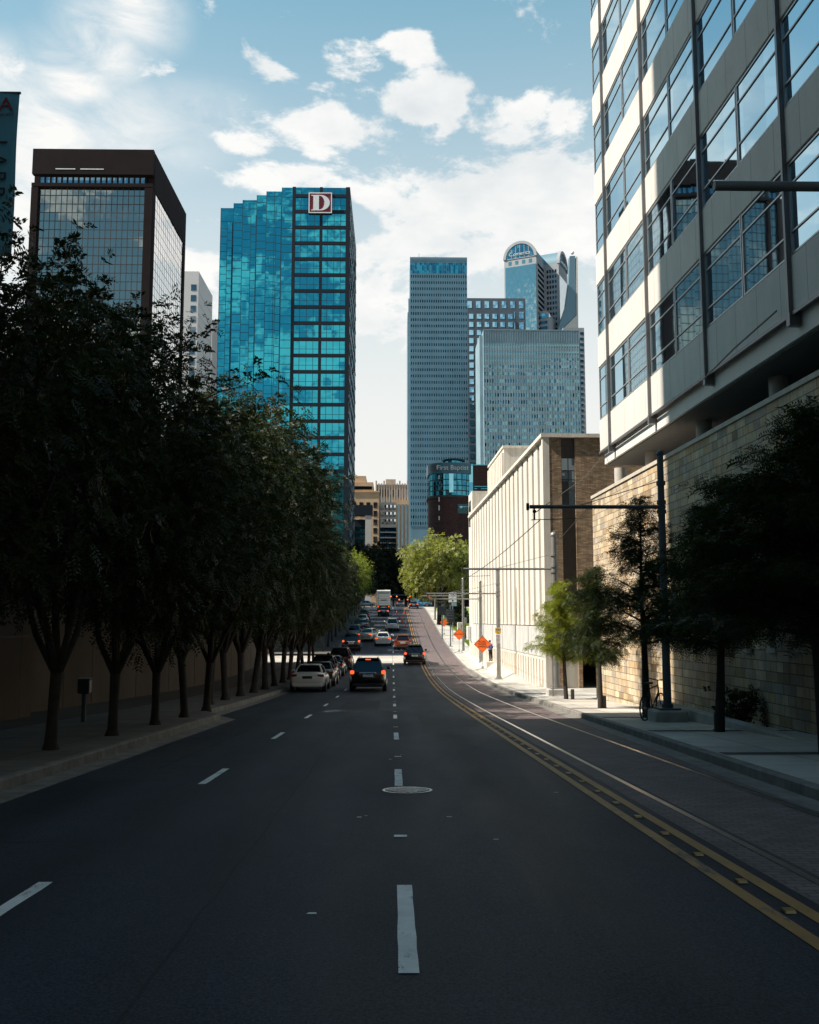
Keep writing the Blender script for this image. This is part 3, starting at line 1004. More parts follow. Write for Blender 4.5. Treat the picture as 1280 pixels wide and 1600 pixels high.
for i in range(0, NFIN, 3):
    xc = -.13 - i * pitch
    MB().box(xc - .02, xc + .02, .008, .03, z2(-.35), z2(1.3)).build('panel_joint', M_SLOT, fb)
mb = MB(); mb.box(-.34, 0, -.02, .34, z2(-4), z2(ROOF - .201)); mb.build('corner_pier', M_PALE, fb)
# brick end wall with a dark glazed strip and a deep garage opening
mb = MB()
mb.box(-.3, -.02, .342, 1.0, z2(-4), z2(ROOF - .21))
mb.box(-.3, -.02, 1.75, 24, z2(1.0), z2(ROOF - .21))
mb.box(-.3, -.02, 1.75, 1.95, z2(-4), z2(1.0))
mb.box(-.3, -.02, 5.6, 24, z2(-4), z2(1.0))
mb.build('brick_wall', M_BRICK, fb)
mb = MB(); mb.box(-.30, -.14, 1.002, 1.748, z2(-4), z2(ROOF - .25)); mb.build('dark_strip', M_BRONZE, fb)
w = MB().box(-.14, -.10, 1.03, 1.72, z2(7.7), z2(10.4)).build('window', mirror_glass('strip_glass', (.7, .78, .82), (.4, .9), .03, .01, (.02, .02, .02), .75), fb)
mb = MB()
mb.box(-.10, -.08, 1.36, 1.40, z2(7.7), z2(10.4))
for zc in (8.6, 9.2, 9.7):
    mb.box(-.099, -.079, 1.03, 1.72, z2(zc), z2(zc + .05))
mb.box(-.099, -.082, 1.05, 1.35, z2(7.75), z2(9.15))
mb.build('frame', M_SLOT, w)
M_GARAGE = material('garage_dark', (0.035, 0.033, 0.032), 0.9)
mb = MB()
mb.box(-9, -.31, 1.76, 1.9, z2(-4), z2(1.0)); mb.box(-9, -.31, 5.4, 5.55, z2(-4), z2(1.0)); mb.box(-9, -.31, 1.9, 5.4, z2(.8), z2(.98)); mb.box(-9, -8.8, 1.9, 5.4, z2(-4), z2(.8))
mb.build('garage_opening', M_GARAGE, fb)
# set-back upper storey and stair tower at the far end
mb = MB(); mb.box(-38, -27.5, 1.6, 16, z2(ROOF), z2(16.0)); mb.build('penthouse', M_PALE, fb)
mb = MB()
for i in range(10):
    mb.box(-37.6 + i * 1.05, -37.0 + i * 1.05, 1.42, 1.598, z2(ROOF), z2(15.6))
mb.box(-38.1, -27.4, 1.5, 16.1, z2(16.0), z2(16.2))
mb.build('penthouse_fin', M_PALE, fb)
mb = MB(); mb.box(-LEN - 3.6, -LEN, .3, 9, z2(-4), z2(14.2)); mb.build('stair_tower', M_PALE, fb)
for zc in (11.4, 12.9):
    MB().box(-LEN - 2.6, -LEN - 1.0, .22, .298, z2(zc - .5), z2(zc + .5)).build('stair_window', M_DARK_GLASS, fb)
# wall lamp and meter box at the far corner
mb = MB(); mb.bbox(-LEN - .02, -LEN + .9, -.35, -.02, z2(-.2), z2(1.1), .03); mb.build('meter_box', M_FASCIA, fb)

# ------------------------------------------------------------------ blue glass tower with the D sign
M_TEAL = mirror_glass('teal_glass', (0.05, 0.45, 0.54), (1.86, 1.84), 0.004, 0.016, (0.005, 0.05, 0.07), 0.92, wscale=0.25)
M_TEAL_FRAME = material('navy_frame', (0.010, 0.018, 0.028), 0.65, var=0.15, spec=.2)
M_TEAL_MULL = material('mullion_dark', (0.01, 0.045, 0.07), 0.4)
DY = 210.0
DX1, DX0 = X(547, DY, 320), X(457, DY, 320)
dtop = Z(292, DY, 500)
gzd = G(DY)
db = thing('glass_tower', 'blue mirror glass tower with stepped corner and a red D sign', 'building', (DX0, DY, gzd))
W = DX1 - DX0
H = dtop - gzd
mb = MB(); mb.box(0.02, W, .34, 37, 0, H - .02); core = mb.build('wall', M_TEAL_FRAME, db)
floor_h = 26.72 / 1487 * DY
mb = MB()
p1, p2 = .75, W - .95
m0, m1 = W * .475, W * .525
mb.box(0, p1, 0, .338, 0, H)
mb.box(p2, W, 0, .338, 0, H)
mb.box(m0, m1, .002, .338, 0, H - .02)
nfl = int((H - 1.7) / floor_h)
zs = []
for i in range(nfl + 1):
    zc = H - 1.75 - i * floor_h
    mb.box(p1, p2, .006, .336, zc - .78, zc)
    zs.append(zc)
mb.build('frame_grid', M_TEAL_FRAME, db)
def d_window(xa, xb, za, zb, rows=2):
    w = MB().box(xa + .002, xb - .002, .22, .30, za + .002, zb - .002).build('window', M_TEAL, db)
    m = MB()
    for fr in (.22, .5, .78):
        xm = xa + (xb - xa) * fr
        m.box(xm - .055, xm + .055, .19, .219, za + .005, zb - .005)
    if rows == 2:
        zm = za + (zb - za) * .38
        m.box(xa + .005, xb - .005, .192, .2185, zm - .045, zm + .045)
    m.build('mullion', M_TEAL_MULL, w)
for (xa, xb) in ((p1, m0), (m1, p2)):
    d_window(xa, xb, H - 1.75, H - .15, 1)
    for i in range(nfl):
        d_window(xa, xb, zs[i + 1], zs[i] - .78)
# sawtooth glass stepping back to the side
steps = [(440, 456.5, 293), (416, 440, 299), (401, 416, 305), (379, 401, 312.5), (365, 379, 317.5), (345, 365, 325)]
xr = 0.0
yd = 0.0
for i, (pa, pb, ptop) in enumerate(steps):
    yd = 1.1 + 1.9 * i
    ya = DY + yd
    xa = X(pa, ya, 330) - DX0
    xb = (X(pb, ya, 330) - DX0) if i else 0.0
    xb = min(xb + .25, 0.0) if i else 0.0
    top = Z(ptop, ya, pa) - gzd
    mb = MB(); mb.box(xa, xb, yd + .3, 36.9 - .01 * i, 0, top - .05)
    mb.build('facet_core', M_TEAL_FRAME, db)
    fac = MB().box(xa, xb, yd, yd + .299, 0, top).build('glass_facet', M_TEAL, db)
    mb = MB()
    fh = floor_h / 2
    nz = int(top / fh)
    off = (i * .61) % 1.0 * fh
    for k in range(nz):
        mb.box(xa + .06, xb - .06, yd - .045, yd - .002, off + k * fh, off + k * fh + .11)
    nv = max(1, int((xb - xa) / 1.9))
    for k in range(nv + 1):
        xm = xa + (xb - xa) * k / nv
        xm = min(max(xm, xa + .06), xb - .06)
        mb.box(xm - .055, xm + .055, yd - .05, yd - .003, 0, top)
    mb.build('mullion', M_TEAL_MULL, fac)
# slim projecting glass bays with lower tops
for (pa, pb, ptop, i) in ((431, 440, 322, 1), (392, 401, 336, 3), (355.5, 364, 347, 5)):
    yd = 1.1 + 1.9 * i - .7
    ya = DY + yd
    xa, xb = X(pa, ya, 330) - DX0, X(pb, ya, 330) - DX0
    top = Z(ptop, ya, pa) - gzd
    bay = MB().box(xa, xb, yd, yd + .64, 0, top).build('glass_bay', M_TEAL, db)
    mb = MB()
    for k in range(int(top / (floor_h / 2))):
        mb.box(xa + .05, xb - .05, yd - .045, yd - .002, .7 + k * floor_h / 2, .81 + k * floor_h / 2)
    for xm in (xa + .06, xb - .06):
        mb.box(xm - .05, xm + .05, yd - .05, yd - .003, 0, top)
    mb.build('mullion', M_TEAL_MULL, bay)
# street side: dark wall with narrow mirror panes
M_SIDE = mirror_glass('side_glass', (.30, .42, .48), (.9, 1.84), .05, .03, (.01, .02, .03), .7)
mb = MB()
sc_ = MB()
for k in range(14):
    y0 = 1.2 + k * 2.55
    mb.box(W + .002, W + .05, y0, y0 + 1.25, 2, H - 2.2)
for k in range(int(H / floor_h)):
    sc_.box(W + .003, W + .09, .3, 36.9, 1.0 + k * floor_h, 1.7 + k * floor_h)
sg = mb.build('side_glass', M_SIDE, db)
sc_.build('side_band', M_TEAL_FRAME, sg)
# D sign
M_RED = material('sign_red', (0.20, 0.018, 0.03), 0.5, var=0.08)
M_SIGN_WHITE = material('sign_white', (0.72, 0.74, 0.75), 0.5, var=0.04)
sx, sz = (482 + 519) / 2, (300 + 333) / 2
scx = X(sx, DY - .5, 320) - DX0
scz = Z(sz, DY - .5, 500) - gzd
hw, hh = 18.4 / 1487 * DY * 1.03, 16.6 / 1487 * DY * 1.05
sg = thing('letter_sign', 'square red sign with white border and a serif letter D on the tower', 'sign', (DX0 + scx, DY - .32, gzd + scz))
MB().box(-hw, hw, 0, .30, -hh, hh).build('panel', M_RED, sg)
mb = MB()
bw = .22
mb.box(-hw, hw, -.12, -.002, hh - bw, hh); mb.box(-hw, hw, -.12, -.002, -hh, -hh + bw)
mb.box(-hw, -hw + bw, -.118, -.003, -hh + bw, hh - bw); mb.box(hw - bw, hw, -.118, -.003, -hh + bw, hh - bw)
mb.build('border', M_SIGN_WHITE, sg)
cu = bpy.data.curves.new('letter', 'CURVE'); cu.dimensions = '2D'; cu.fill_mode = 'BOTH'; cu.extrude = .06
def poly(pts):
    sp = cu.splines.new('POLY'); sp.points.add(len(pts) - 1)
    for q, p in zip(sp.points, pts):
        q.co = (p[0], p[1], 0, 1)
    sp.use_cyclic_u = True
arc = lambda cx_, cy_, rx, ry, a0, a1, n=18: [(cx_ + rx * math.cos(R(a0 + (a1 - a0) * i / n)), cy_ + ry * math.sin(R(a0 + (a1 - a0) * i / n))) for i in range(n + 1)]
sca = 2 * hh * .75 / 355
outer = [(0, 0), (200, 0)] + arc(200, 178, 212, 178, -90, 90) + [(0, 355), (0, 344), (48, 330), (48, 25), (0, 11)]
inner = [(172, 22)] + arc(190, 178, 104, 158, -88, 88) + [(172, 334)]
poly([((a - 206) * sca, (b - 178) * sca) for a, b in outer]); poly([((a - 206) * sca, (b - 178) * sca) for a, b in inner])
cu.materials.append(M_SIGN_WHITE)
lo = bpy.data.objects.new('letter', cu); COL.objects.link(lo)
bpy.context.view_layer.update()
me_ = bpy.data.meshes.new_from_object(lo.evaluated_get(bpy.context.evaluated_depsgraph_get()))
bpy.data.objects.remove(lo)
lo = bpy.data.objects.new('letter', me_); COL.objects.link(lo); lo.parent = sg; lo.location = (.05, -.10, 0); lo.rotation_euler = (R(90), 0, 0)

# ------------------------------------------------------------------ brown framed tower, left
M_BROWN = material('brown_granite', (0.020, 0.014, 0.015), 0.8, spec=.08, var=0.15, vscale=.3)
M_BROWN_GLASS = mirror_glass('bronze_glass', (0.36, 0.40, 0.37), (2.0, 2.0), .0035, .012, (.02, .02, .018), .85, wscale=.2)
M_BRIGHT_GLASS = mirror_glass('silver_glass', (0.92, 0.90, 0.88), (2.0, 2.0), .006, .004, (.03, .03, .03), .94, lean=(0, .075, 0))
M_BR_MULL = material('bronze_mullion', (.05, .045, .042), .5)
BY = 205.0
bx1, bx0 = X(240, BY, 250), X(51, BY, 250)
btop = Z(233, BY, 150)
gb = G(BY)
bb = thing('granite_tower', 'dark brown granite tower with recessed gridded glass walls', 'building', (bx0, BY, gb))
BW, BH = bx1 - bx0, btop - gb
px2 = lambda p: p / 1487 * BY
mb = MB()
mb.box(0, px2(11), 0, 1.2, 0, BH - 9.0)
mb.box(BW - px2(13), BW, 0, 1.2, 0, BH - 9.0)
mb.box(0, BW, 0, 1.2, BH - px2(64), BH - px2(58))
mb.box(0, BW, 0, 1.2, BH - px2(43), BH)
mb.box(px2(11), BW - px2(13), .9, 1.6, BH - px2(58), BH - px2(43))
mb.box(0, BW, 1.6, 34, BH - 8.8, BH - .1)
mb.box(BW - 1.2, BW, 1.2, 3.0, 0, BH - 9.0)
mb.box(BW - 1.2, BW, 31.8, 34, 0, BH - 9.0)
mb.box(.3, BW - 1.0, 2.0, 33.8, 0, BH - 8.9)
mb.build('granite_frame', M_BROWN, bb)
ga, gb_ = px2(11), BW - px2(13)
gtop = BH - px2(64)
gw = MB().box(ga, gb_, .9, 1.1, 0, gtop).build('glass_wall', M_BROWN_GLASS, bb)
mb = MB()
nc = 19
for k in range(1, nc):
    xm = ga + (gb_ - ga) * k / nc
    mb.box(xm - .06, xm + .06, .80, .898, 0, gtop)
k = 0
while k * 2.0 < gtop:
    mb.box(ga, gb_, .82, .897, k * 2.0, k * 2.0 + .14); k += 1
mb.build('mullion', M_BR_MULL, gw)
sgw = MB().box(BW - .5, BW - .10, 3.0, 31.8, 0, BH - 9.0).build('side_glass_wall', M_BRIGHT_GLASS, bb)
mb = MB()
for k in range(1, 14):
    ym = 3 + 28.8 * k / 14
    mb.box(BW - .098, BW - .088, ym - .05, ym + .05, 0, BH - 9.0)
k = 0
while k * 2.0 < BH - 10:
    mb.box(BW - .099, BW - .089, 3, 31.8, k * 2.0, k * 2.0 + .10); k += 1
mb.build('mullion', M_BR_MULL, sgw)
cells = []
mb = MB()
x_ = px2(12)
while x_ < BW - px2(16):
    cells.append((x_ + .45, .9, BH - px2(50.5)))
    x_ += 1.25
window_set(bb, cells, mirror_glass('louvre_glass', (.25, .45, .55), (1.2, 2), .02, .01, (.01, .02, .025), .7), (.8, px2(13)), 'y')
M_SLOT_PALE = material('pale_slot', (.7, .7, .68), .5)  # plain pale strip set in the brown top band
MB().box(px2(38), px2(70), -.05, -.005, BH - px2(35.2), BH - px2(33.6)).build('light_slot', M_SLOT_PALE, bb)
MB().box(px2(78), px2(116), -.05, -.005, BH - px2(35.2), BH - px2(33.6)).build('light_slot', M_SLOT_PALE, bb)

# ------------------------------------------------------------------ white slab behind it
M_WHITE_CONC = material('white_concrete', (.62, .61, .60), .8, var=.06)
WY = 330.0
wx0, wx1 = X(286, WY, 500), X(309, WY, 500)
wt = Z(424, WY, 300)
wb = thing('white_slab_tower', 'narrow white slab tower with a strip of dark windows behind the granite tower', 'building', (wx0, WY, G(WY)))
wh = wt - G(WY)
mb = MB(); mb.box(0, wx1 - wx0, 0, 26, 0, wh); mb.build('wall', M_WHITE_CONC, wb)
mb = MB(); mb.box(wx1 - wx0 - .02, wx1 - wx0 + 2.3, 26.5, 48, 0, Z(500, WY + 26, 320) - G(WY)); mb.build('lower_wing', M_WHITE_CONC, wb)
cells = [((wx1 - wx0) - 1.7, -.002, wh - 6 - 3.9 * i) for i in range(22)]
window_set(wb, cells, M_DARK_GLASS, (1.9, 2.3), 'y')
mb = MB()
k = 0
while k * 3.9 < wh - 4:
    mb.box(wx1 - wx0 + .002, wx1 - wx0 + .03, .5, 25.5, k * 3.9, k * 3.9 + .5); k += 1
mb.build('floor_band', M_PALE_PANEL, wb)

# ================================================================== DOWNTOWN TOWERS
M_GREY_CLAD = material('hazed_cladding', (0.115, 0.22, 0.285), 0.55, var=.12, vscale=.15)  # distance haze put into the cladding colour
M_GREY_CONC = material('hazed_concrete', (0.19, 0.285, 0.335), 0.75, var=.18, vscale=.12, speck=.1)  # concrete colour made paler and bluer to paint the haze
M_NAVY_WIN = mirror_glass('navy_window', (.02, .075, .12), (1.3, 3.5), .06, .02, (.003, .012, .02), .8)
M_PALE_WIN = mirror_glass('pale_blue_window', (.22, .45, .50), (1.3, 3.7), .25, .02, (.01, .03, .05), .75)

def tower_grid(root, w, ztop, zbot, ncol, nrow, mat_wall, mat_win, winw, winh, y=0.0, rib=.25, sill=.18, limit=100):
    """Wall with projecting ribs and bands that leave window openings; panes sit back inside."""
    dx, dz = w / ncol, (ztop - zbot) / nrow
    mb = MB()
    for i in range(ncol + 1):
        xc = i * dx
        hw_ = (dx - winw) / 2
        a, b = max(0, xc - hw_), min(w, xc + hw_)
        mb.box(a, b, y - rib, y - .002, zbot, ztop)
    for j in range(nrow + 1):
        zc = zbot + j * dz
        hb = (dz - winh) / 2
        mb.box(0, w, y - sill, y - .004, max(zbot, zc - hb), min(ztop, zc + hb))
    mb.build('facade_grid', mat_wall, root)
    cells = [((i + .5) * dx, y - .02, zbot + (j + .5) * dz) for j in range(nrow - 1, -1, -1) for i in range(ncol)]
    window_set(root, cells, mat_win, (winw * 1.02, winh * 1.02), 'y', limit=limit)

# tall slab
TY = 500.0
u = TY / 1487
tx0, tx1 = X(641, TY, 600), X(731, TY, 600)
tt = Z(402, TY, 690); gt = G(TY)
tb = thing('slab_tower', 'tallest blue grey slab tower with dense small windows and a dark glass crown', 'building', (tx0, TY, gt))
TW, TH = tx1 - tx0, tt - gt
mb = MB(); mb.box(0, TW, 0, 30, 0, TH); mb.box(-1.3, -.01, 6, 34, 0, TH - 29); mb.box(-.9, -.01, 4, 5.9, 0, TH - 22); mb.build('wall', M_GREY_CLAD, tb)
MB().box(.1, TW - .1, -.12, -.01, TH - 27 * u, TH - 9 * u).build('crown_glass', mirror_glass('crown_glass', (.03, .26, .38), (1.3, 3), .03, .02, (.01, .05, .08), .9), tb)
mb = MB()
for i in range(26):
    mb.box(i * TW / 25 - .1, i * TW / 25 + .1, -.3, -.125, TH - 9 * u, TH)
mb.box(0, TW, -.28, -.122, TH - 9.4 * u, TH - 8.6 * u)
for i in range(26):
    mb.box(i * TW / 25 - .06, i * TW / 25 + .06, -.2, -.126, TH - 27 * u, TH - 9.5 * u)
mb.build('parapet_rib', M_GREY_CLAD, tb)
mb = MB(); mb.box(3, 9, 8, 20, TH, TH + 1.2); mb.tube((5, 6, TH), (5, 6, TH + 4.5), .12, n=6); mb.tube((22, 9, TH), (22, 9, TH + 3.2), .1, n=6); mb.tube((14, 5, TH), (14, 5, TH + 2.2), .3, n=8); mb.build('roof_equipment', M_GREY_CLAD, tb)
tower_grid(tb, TW, TH - 27.5 * u, TH - 27.5 * u - 40 * 10.3 * u, 25, 40, M_GREY_CLAD, M_NAVY_WIN, .78, 1.55)

# gridded dark tower behind
HY = 560.0
u = HY / 1487
hx0, hx1 = X(728, HY, 600), X(823, HY, 600)
ht = Z(466, HY, 780); gh = G(HY)
M_HOTEL = material('dark_brick_tower', (.085, .115, .145), .7, var=.12, vscale=.2)
M_HOTEL_WIN = mirror_glass('hotel_window', (.36, .66, .80), (2.5, 4), .04, .02, (.02, .06, .08), .85)
hb = thing('gridded_tower', 'dark gridded tower with large pale blue square windows', 'building', (hx0, HY, gh))
HW, HH = hx1 - hx0, ht - gh
mb = MB(); mb.box(0, HW, 0, 22, 0, HH); mb.build('wall', M_HOTEL, hb)
def big_grid(w, x0, y, ztop, rows, cols, dz):
    cells = []
    dx = w / cols
    for j in range(rows):
        for i in range(cols):
            cells.append((x0 + (i + .5) * dx, y - .05, ztop - (j + .5) * dz))
    return cells, dx
cells, dx = big_grid(HW, 0, 0, HH - .8, 5, 7, 13.3 * u * 1.3)
window_set(hb, cells, M_HOTEL_WIN, (dx * .52, 13.3 * u * .85), 'y', limit=40)
# lower front block, its glazed side painted as if sunlit
ax1 = X(805, HY - 14, 600) - hx0
atop = Z(483, HY - 14, 760) - gh
mb = MB(); mb.box(0, ax1, -14, -.01, 0, atop); mb.build('front_block', M_HOTEL, hb)
cells, dx = big_grid(ax1, 0, -14.01, atop - 2.0, 19, 6, 13.1 * u)
window_set(hb, cells, M_HOTEL_WIN, (dx * .55, 13.1 * u * .62), 'y', limit=100)
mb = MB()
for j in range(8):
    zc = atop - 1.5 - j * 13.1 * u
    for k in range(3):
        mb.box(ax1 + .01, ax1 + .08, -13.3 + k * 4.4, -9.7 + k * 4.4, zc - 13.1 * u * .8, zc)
mb.build('side_window', material('sunlit_pane_paint', (.70, .70, .68), .5), hb)  # pale colour imitates bright light on these side windows

# vaulted tower with arched gables
VY = 650.0
u = VY / 1487
M_VAULT_STONE = material('vault_stone', (.27, .29, .31), .7, var=.1, vscale=.2)
M_VAULT_GLASS = mirror_glass('vault_glass', (.44, .60, .60), (1.2, 2.0), .008, .02, (.02, .06, .08), .85)
M_ARCH_GLASS = mirror_glass('arch_glass', (.12, .34, .44), (2.2, 2.2), .06, .03, (.01, .05, .08), .85)
M_VAULT_ROOF = material('vault_roof', (.13, .23, .29), .5, metal=.1, var=.1)
vb = thing('vaulted_tower', 'tower with barrel vaulted roof and arched glass gables lettered Comerica', 'building', (X(836, VY, 600), VY, G(VY)), R(-25))
gv = G(VY)
SP = Z(405, VY - 26, 810) - gv
r_ = 11.35
FA, FB = -31.0, 21.5
mb = MB()
mb.box(-r_, r_, FA, 31, 0, SP); mb.box(r_, FB, -r_, r_, 0, SP)
mb.build('wall', M_VAULT_STONE, vb)
NA = 20
arcp = [(r_ * math.cos(math.pi * k / NA), SP + r_ * math.sin(math.pi * k / NA)) for k in range(NA + 1)]
mb = MB(); mb.prism(arcp, 'y', FA + .5, 31); mb.prism(arcp, 'x', 0.3, FB - .5); mb.build('vault_roof', M_VAULT_ROOF, vb, smooth=True)
def arch_rim(axis, t0, t1, ro, ri, cz=SP, c0=0.0):
    m = MB()
    for k in range(NA):
        a0, a1 = math.pi * k / NA, math.pi * (k + 1) / NA
        q = [(c0 + ri * math.cos(a0), cz + ri * math.sin(a0)), (c0 + ro * math.cos(a0), cz + ro * math.sin(a0)), (c0 + ro * math.cos(a1), cz + ro * math.sin(a1)), (c0 + ri * math.cos(a1), cz + ri * math.sin(a1))]
        m.prism(q, axis, t0, t1)
    return m
arch_rim('y', FA - .8, FA + 1.2, r_ + .5, r_ - 1.4).build('arch_rim', M_VAULT_STONE, vb)
arch_rim('x', FB - 1.2, FB + .8, r_ + .5, r_ - 1.4).build('arch_rim', M_VAULT_STONE, vb)
inp = [((r_ - 1.5) * math.cos(math.pi * k / NA), SP + (r_ - 1.5) * math.sin(math.pi * k / NA)) for k in range(NA + 1)]
ag = MB().prism(inp, 'y', FA - .1, FA + .48).build('arch_window', M_ARCH_GLASS, vb)
mb = MB()
for k in (-6, -3, 0, 3, 6):
    mb.box(k - .16, k + .16, FA - .4, FA - .102, SP, SP + math.sqrt((r_ - 1.5) ** 2 - k * k))
mb.box(-r_ + 1.6, r_ - 1.6, FA - .38, FA - .104, SP - .2, SP + .2)
mb.build('mullion', M_VAULT_STONE, ag)
lettering('Comerica', 3.8, material('sign_grey', (.42, .46, .48), .5), vb, (0, FA - .6, SP + 3.0), extrude=.1)
ag = MB().prism(inp, 'x', FB - .48, FB + .1).build('arch_window', M_ARCH_GLASS, vb)
mb = MB()
for k in (-6, -3, 0, 3, 6):
    mb.box(FB + .102, FB + .4, k - .16, k + .16, SP, SP + math.sqrt((r_ - 1.5) ** 2 - k * k))
mb.build('mullion', M_VAULT_STONE, ag)
lettering('Comerica', 4.7, M_SIGN_WHITE, vb, (FB + .6, 0, SP + 3.2), rot=(R(90), 0, R(90)), extrude=.1)
window_set(vb, [(-7.2 + i * 4.8, FA - .02, SP - 2.9) for i in range(4)], M_VAULT_GLASS, (2.2, 2.6), 'y', name='small_window')
MB().box(-r_ + .8, r_ - .3, FA - .25, FA - .005, SP - 62, SP - 5.6).build('glass_front', M_VAULT_GLASS, vb)
MB().box(FB + .005, FB + .25, -r_ + .8, r_ - .3, SP - 62, SP - 8).build('glass_front', mirror_glass('vault_bright_glass', (.9, .9, .88), (2, 2), .02, .01), vb)
for fl in range(16):
    zc = SP - 3.5 - fl * 8.6 / 2 * 1.0
    zc = SP - 4.0 - fl * 3.78
    MB().box(r_ + .004, r_ + .12, FA + 3.2, -r_ - 2.0, zc - 1.9, zc).build('window_band', M_NAVY_WIN, vb)
    for k in range(4):
        xx = r_ + 1.6 + k * 1.9
        MB().box(xx, xx + 1.15, -r_ - .12, -r_ - .004, zc - 2.1, zc).build('window', M_NAVY_WIN, vb)
# sloping flank on the far side
def px_poly(pts, Y, rootloc, rz):
    inv = Matrix.Rotation(-rz, 3, 'Z')
    out = []
    for (a, b) in pts:
        out.append(inv @ (at(a, b, Y) - Vector(rootloc)))
    return out
fl_root = vb.location
def flank(pts, Y, depth, mat, name):
    P = px_poly(pts, Y, fl_root, R(-25))
    dvec = Matrix.Rotation(R(25), 3, 'Z') @ Vector((0, depth, 0))
    V = [tuple(p) for p in P] + [tuple(p + dvec) for p in P]
    n = len(P)
    return MB().add(V, [tuple(range(n))[::-1], tuple(range(n, 2 * n))] + [(i, (i + 1) % n, n + (i + 1) % n, n + i) for i in range(n)]).build(name, mat, vb)
flank([(890.5, 400), (899, 399.5), (900.5, 492), (868, 525), (884, 478), (889, 440)], VY - 26, 6, M_VAULT_ROOF, 'curved_flank')
flank([(900.7, 399.5), (902.5, 403), (904, 530), (862, 530), (868.5, 525.5), (901, 492.5)], VY - 26.5, 6, material('sunlit_stone', (.50, .48, .45), .8), 'flank_pier')  # lighter stone colour paints the sunlight on this flank
mb = MB(); mb.ball((0, 0, 0), 1.3); sat = mb.build('roof_dish', M_SIGN_WHITE, vb, smooth=True)
sat.location = px_poly([(894.5, 395)], VY - 10, fl_root, R(-25))[0]
# lower stages: arched dormer and wide shaft
def v_box(px0, px1, ptop, Y, d, name, mat):
    lx0, lx1 = X(px0, Y, 520), X(px1, Y, 520)
    m = MB()
    inv = Matrix.Rotation(R(25), 3, 'Z')
    zt = Z(ptop, Y, px0) - gv
    vs = []
    for z_ in (0, zt):
        for (a, b) in ((lx0, Y), (lx1, Y), (lx1, Y + d), (lx0, Y + d)):
            q = inv @ (Vector((a, b, 0)) - Vector((fl_root.x, fl_root.y, 0)))
            vs.append((q.x, q.y, z_))
    m.add(vs, [(0, 3, 2, 1), (4, 5, 6, 7), (0, 1, 5, 4), (1, 2, 6, 5), (2, 3, 7, 6), (3, 0, 4, 7)])
    return m.build(name, mat, vb)
dr = 4.6
dq = px_poly([(849, 497)], VY - 30, fl_root, R(-25))[0]
dz_ = dq.z
dp = [(dq.x + dr * math.cos(math.pi * k / 14), dz_ + dr * math.sin(math.pi * k / 14)) for k in range(15)]
mb = MB(); mb.prism(dp, 'y', dq.y + .6, dq.y + 14); mb.box(dq.x - dr, dq.x + dr, dq.y + .6, dq.y + 14, 0, dz_); mb.build('dormer', M_VAULT_STONE, vb)
mb = MB()
for k in range(14):
    a0, a1 = math.pi * k / 14, math.pi * (k + 1) / 14
    mb.prism([(dq.x + (dr - 1) * math.cos(a0), dz_ + (dr - 1) * math.sin(a0)), (dq.x + (dr + .4) * math.cos(a0), dz_ + (dr + .4) * math.sin(a0)), (dq.x + (dr + .4) * math.cos(a1), dz_ + (dr + .4) * math.sin(a1)), (dq.x + (dr - 1) * math.cos(a1), dz_ + (dr - 1) * math.sin(a1))], 'y', dq.y, dq.y + .59)
mb.build('dormer_rim', M_VAULT_STONE, vb)
MB().prism([(dq.x + (dr - 1.1) * math.cos(math.pi * k / 14), dz_ + (dr - 1.1) * math.sin(math.pi * k / 14)) for k in range(15)], 'y', dq.y + .3, dq.y + .58).build('dormer_window', M_ARCH_GLASS, vb)
for fl in range(4):
    MB().box(dq.x - 2.6, dq.x + 2.6, dq.y + .45, dq.y + .59, dz_ - 4 - fl * 3.8, dz_ - 1.9 - fl * 3.8).build('window_band', M_NAVY_WIN, vb)
v_box(880, 913, 512, VY - 45, 30, 'lower_shaft', M_VAULT_STONE)
SHY = VY - 45
for fl in range(26):
    zc = Z(519 + fl * 8.6, SHY, 910)
    q0 = px_poly([(906.5, 519 + fl * 8.6)], SHY - .02, fl_root, R(-25))[0]
    q1 = px_poly([(912.0, 523 + fl * 8.6)], SHY - .02, fl_root, R(-25))[0]
    n_ = (Matrix.Rotation(R(25), 3, 'Z') @ Vector((0, -.15, 0)))
    a = Vector((q0.x, q0.y, q1.z)); b = Vector((q1.x, q1.y, q1.z)); c = Vector((q1.x, q1.y, q0.z)); d = Vector((q0.x, q0.y, q0.z))
    V = [tuple(p) for p in (a, b, c, d)] + [tuple(p + n_) for p in (a, b, c, d)]
    MB().add(V, [(0, 1, 2, 3), (4, 7, 6, 5), (0, 4, 5, 1), (1, 5, 6, 2), (2, 6, 7, 3), (3, 7, 4, 0)]).build('window_band', M_NAVY_WIN, vb)

# broad office tower in front
OY = 450.0
u = OY / 1487
ox0, ox1 = X(756, OY, 600), X(906, OY, 600)
ot = Z(515.5, OY, 830); go = G(OY)
ob = thing('broad_tower', 'broad grey concrete tower with rows of small windows below a blank ribbed top', 'building', (ox0, OY, go))
OW, OH = ox1 - ox0, ot - go
mb = MB(); mb.box(0, OW, 0, 26, 0, OH); mb.box(-1.6, -.01, 3, 26, 0, OH - 2); mb.box(OW + .01, OW + 2.2, 8, 26, 0, OH - 1); mb.build('wall', M_GREY_CONC, ob)
mb = MB()
r = random.Random(3)
for i in range(40):
    xx = i * OW / 39
    mb.box(max(0, xx - .14), min(OW, xx + .14), -.32, -.004, OH - 21 * u, OH - .05)
mb.box(0, OW, -.4, -.34, OH - .4, OH); mb.box(0, OW, -.33, -.006, OH - .4, OH - .06)
mb.build('ribbed_top', M_GREY_CONC, ob)
mb = MB(); mb.box(6, 14, 8, 16, OH, OH + 1.6); mb.box(28, 33, 9, 15, OH, OH + 1.1); mb.tube((20, 6, OH), (20, 6, OH + 3.0), .1, n=6); mb.build('roof_equipment', M_GREY_CONC, ob)
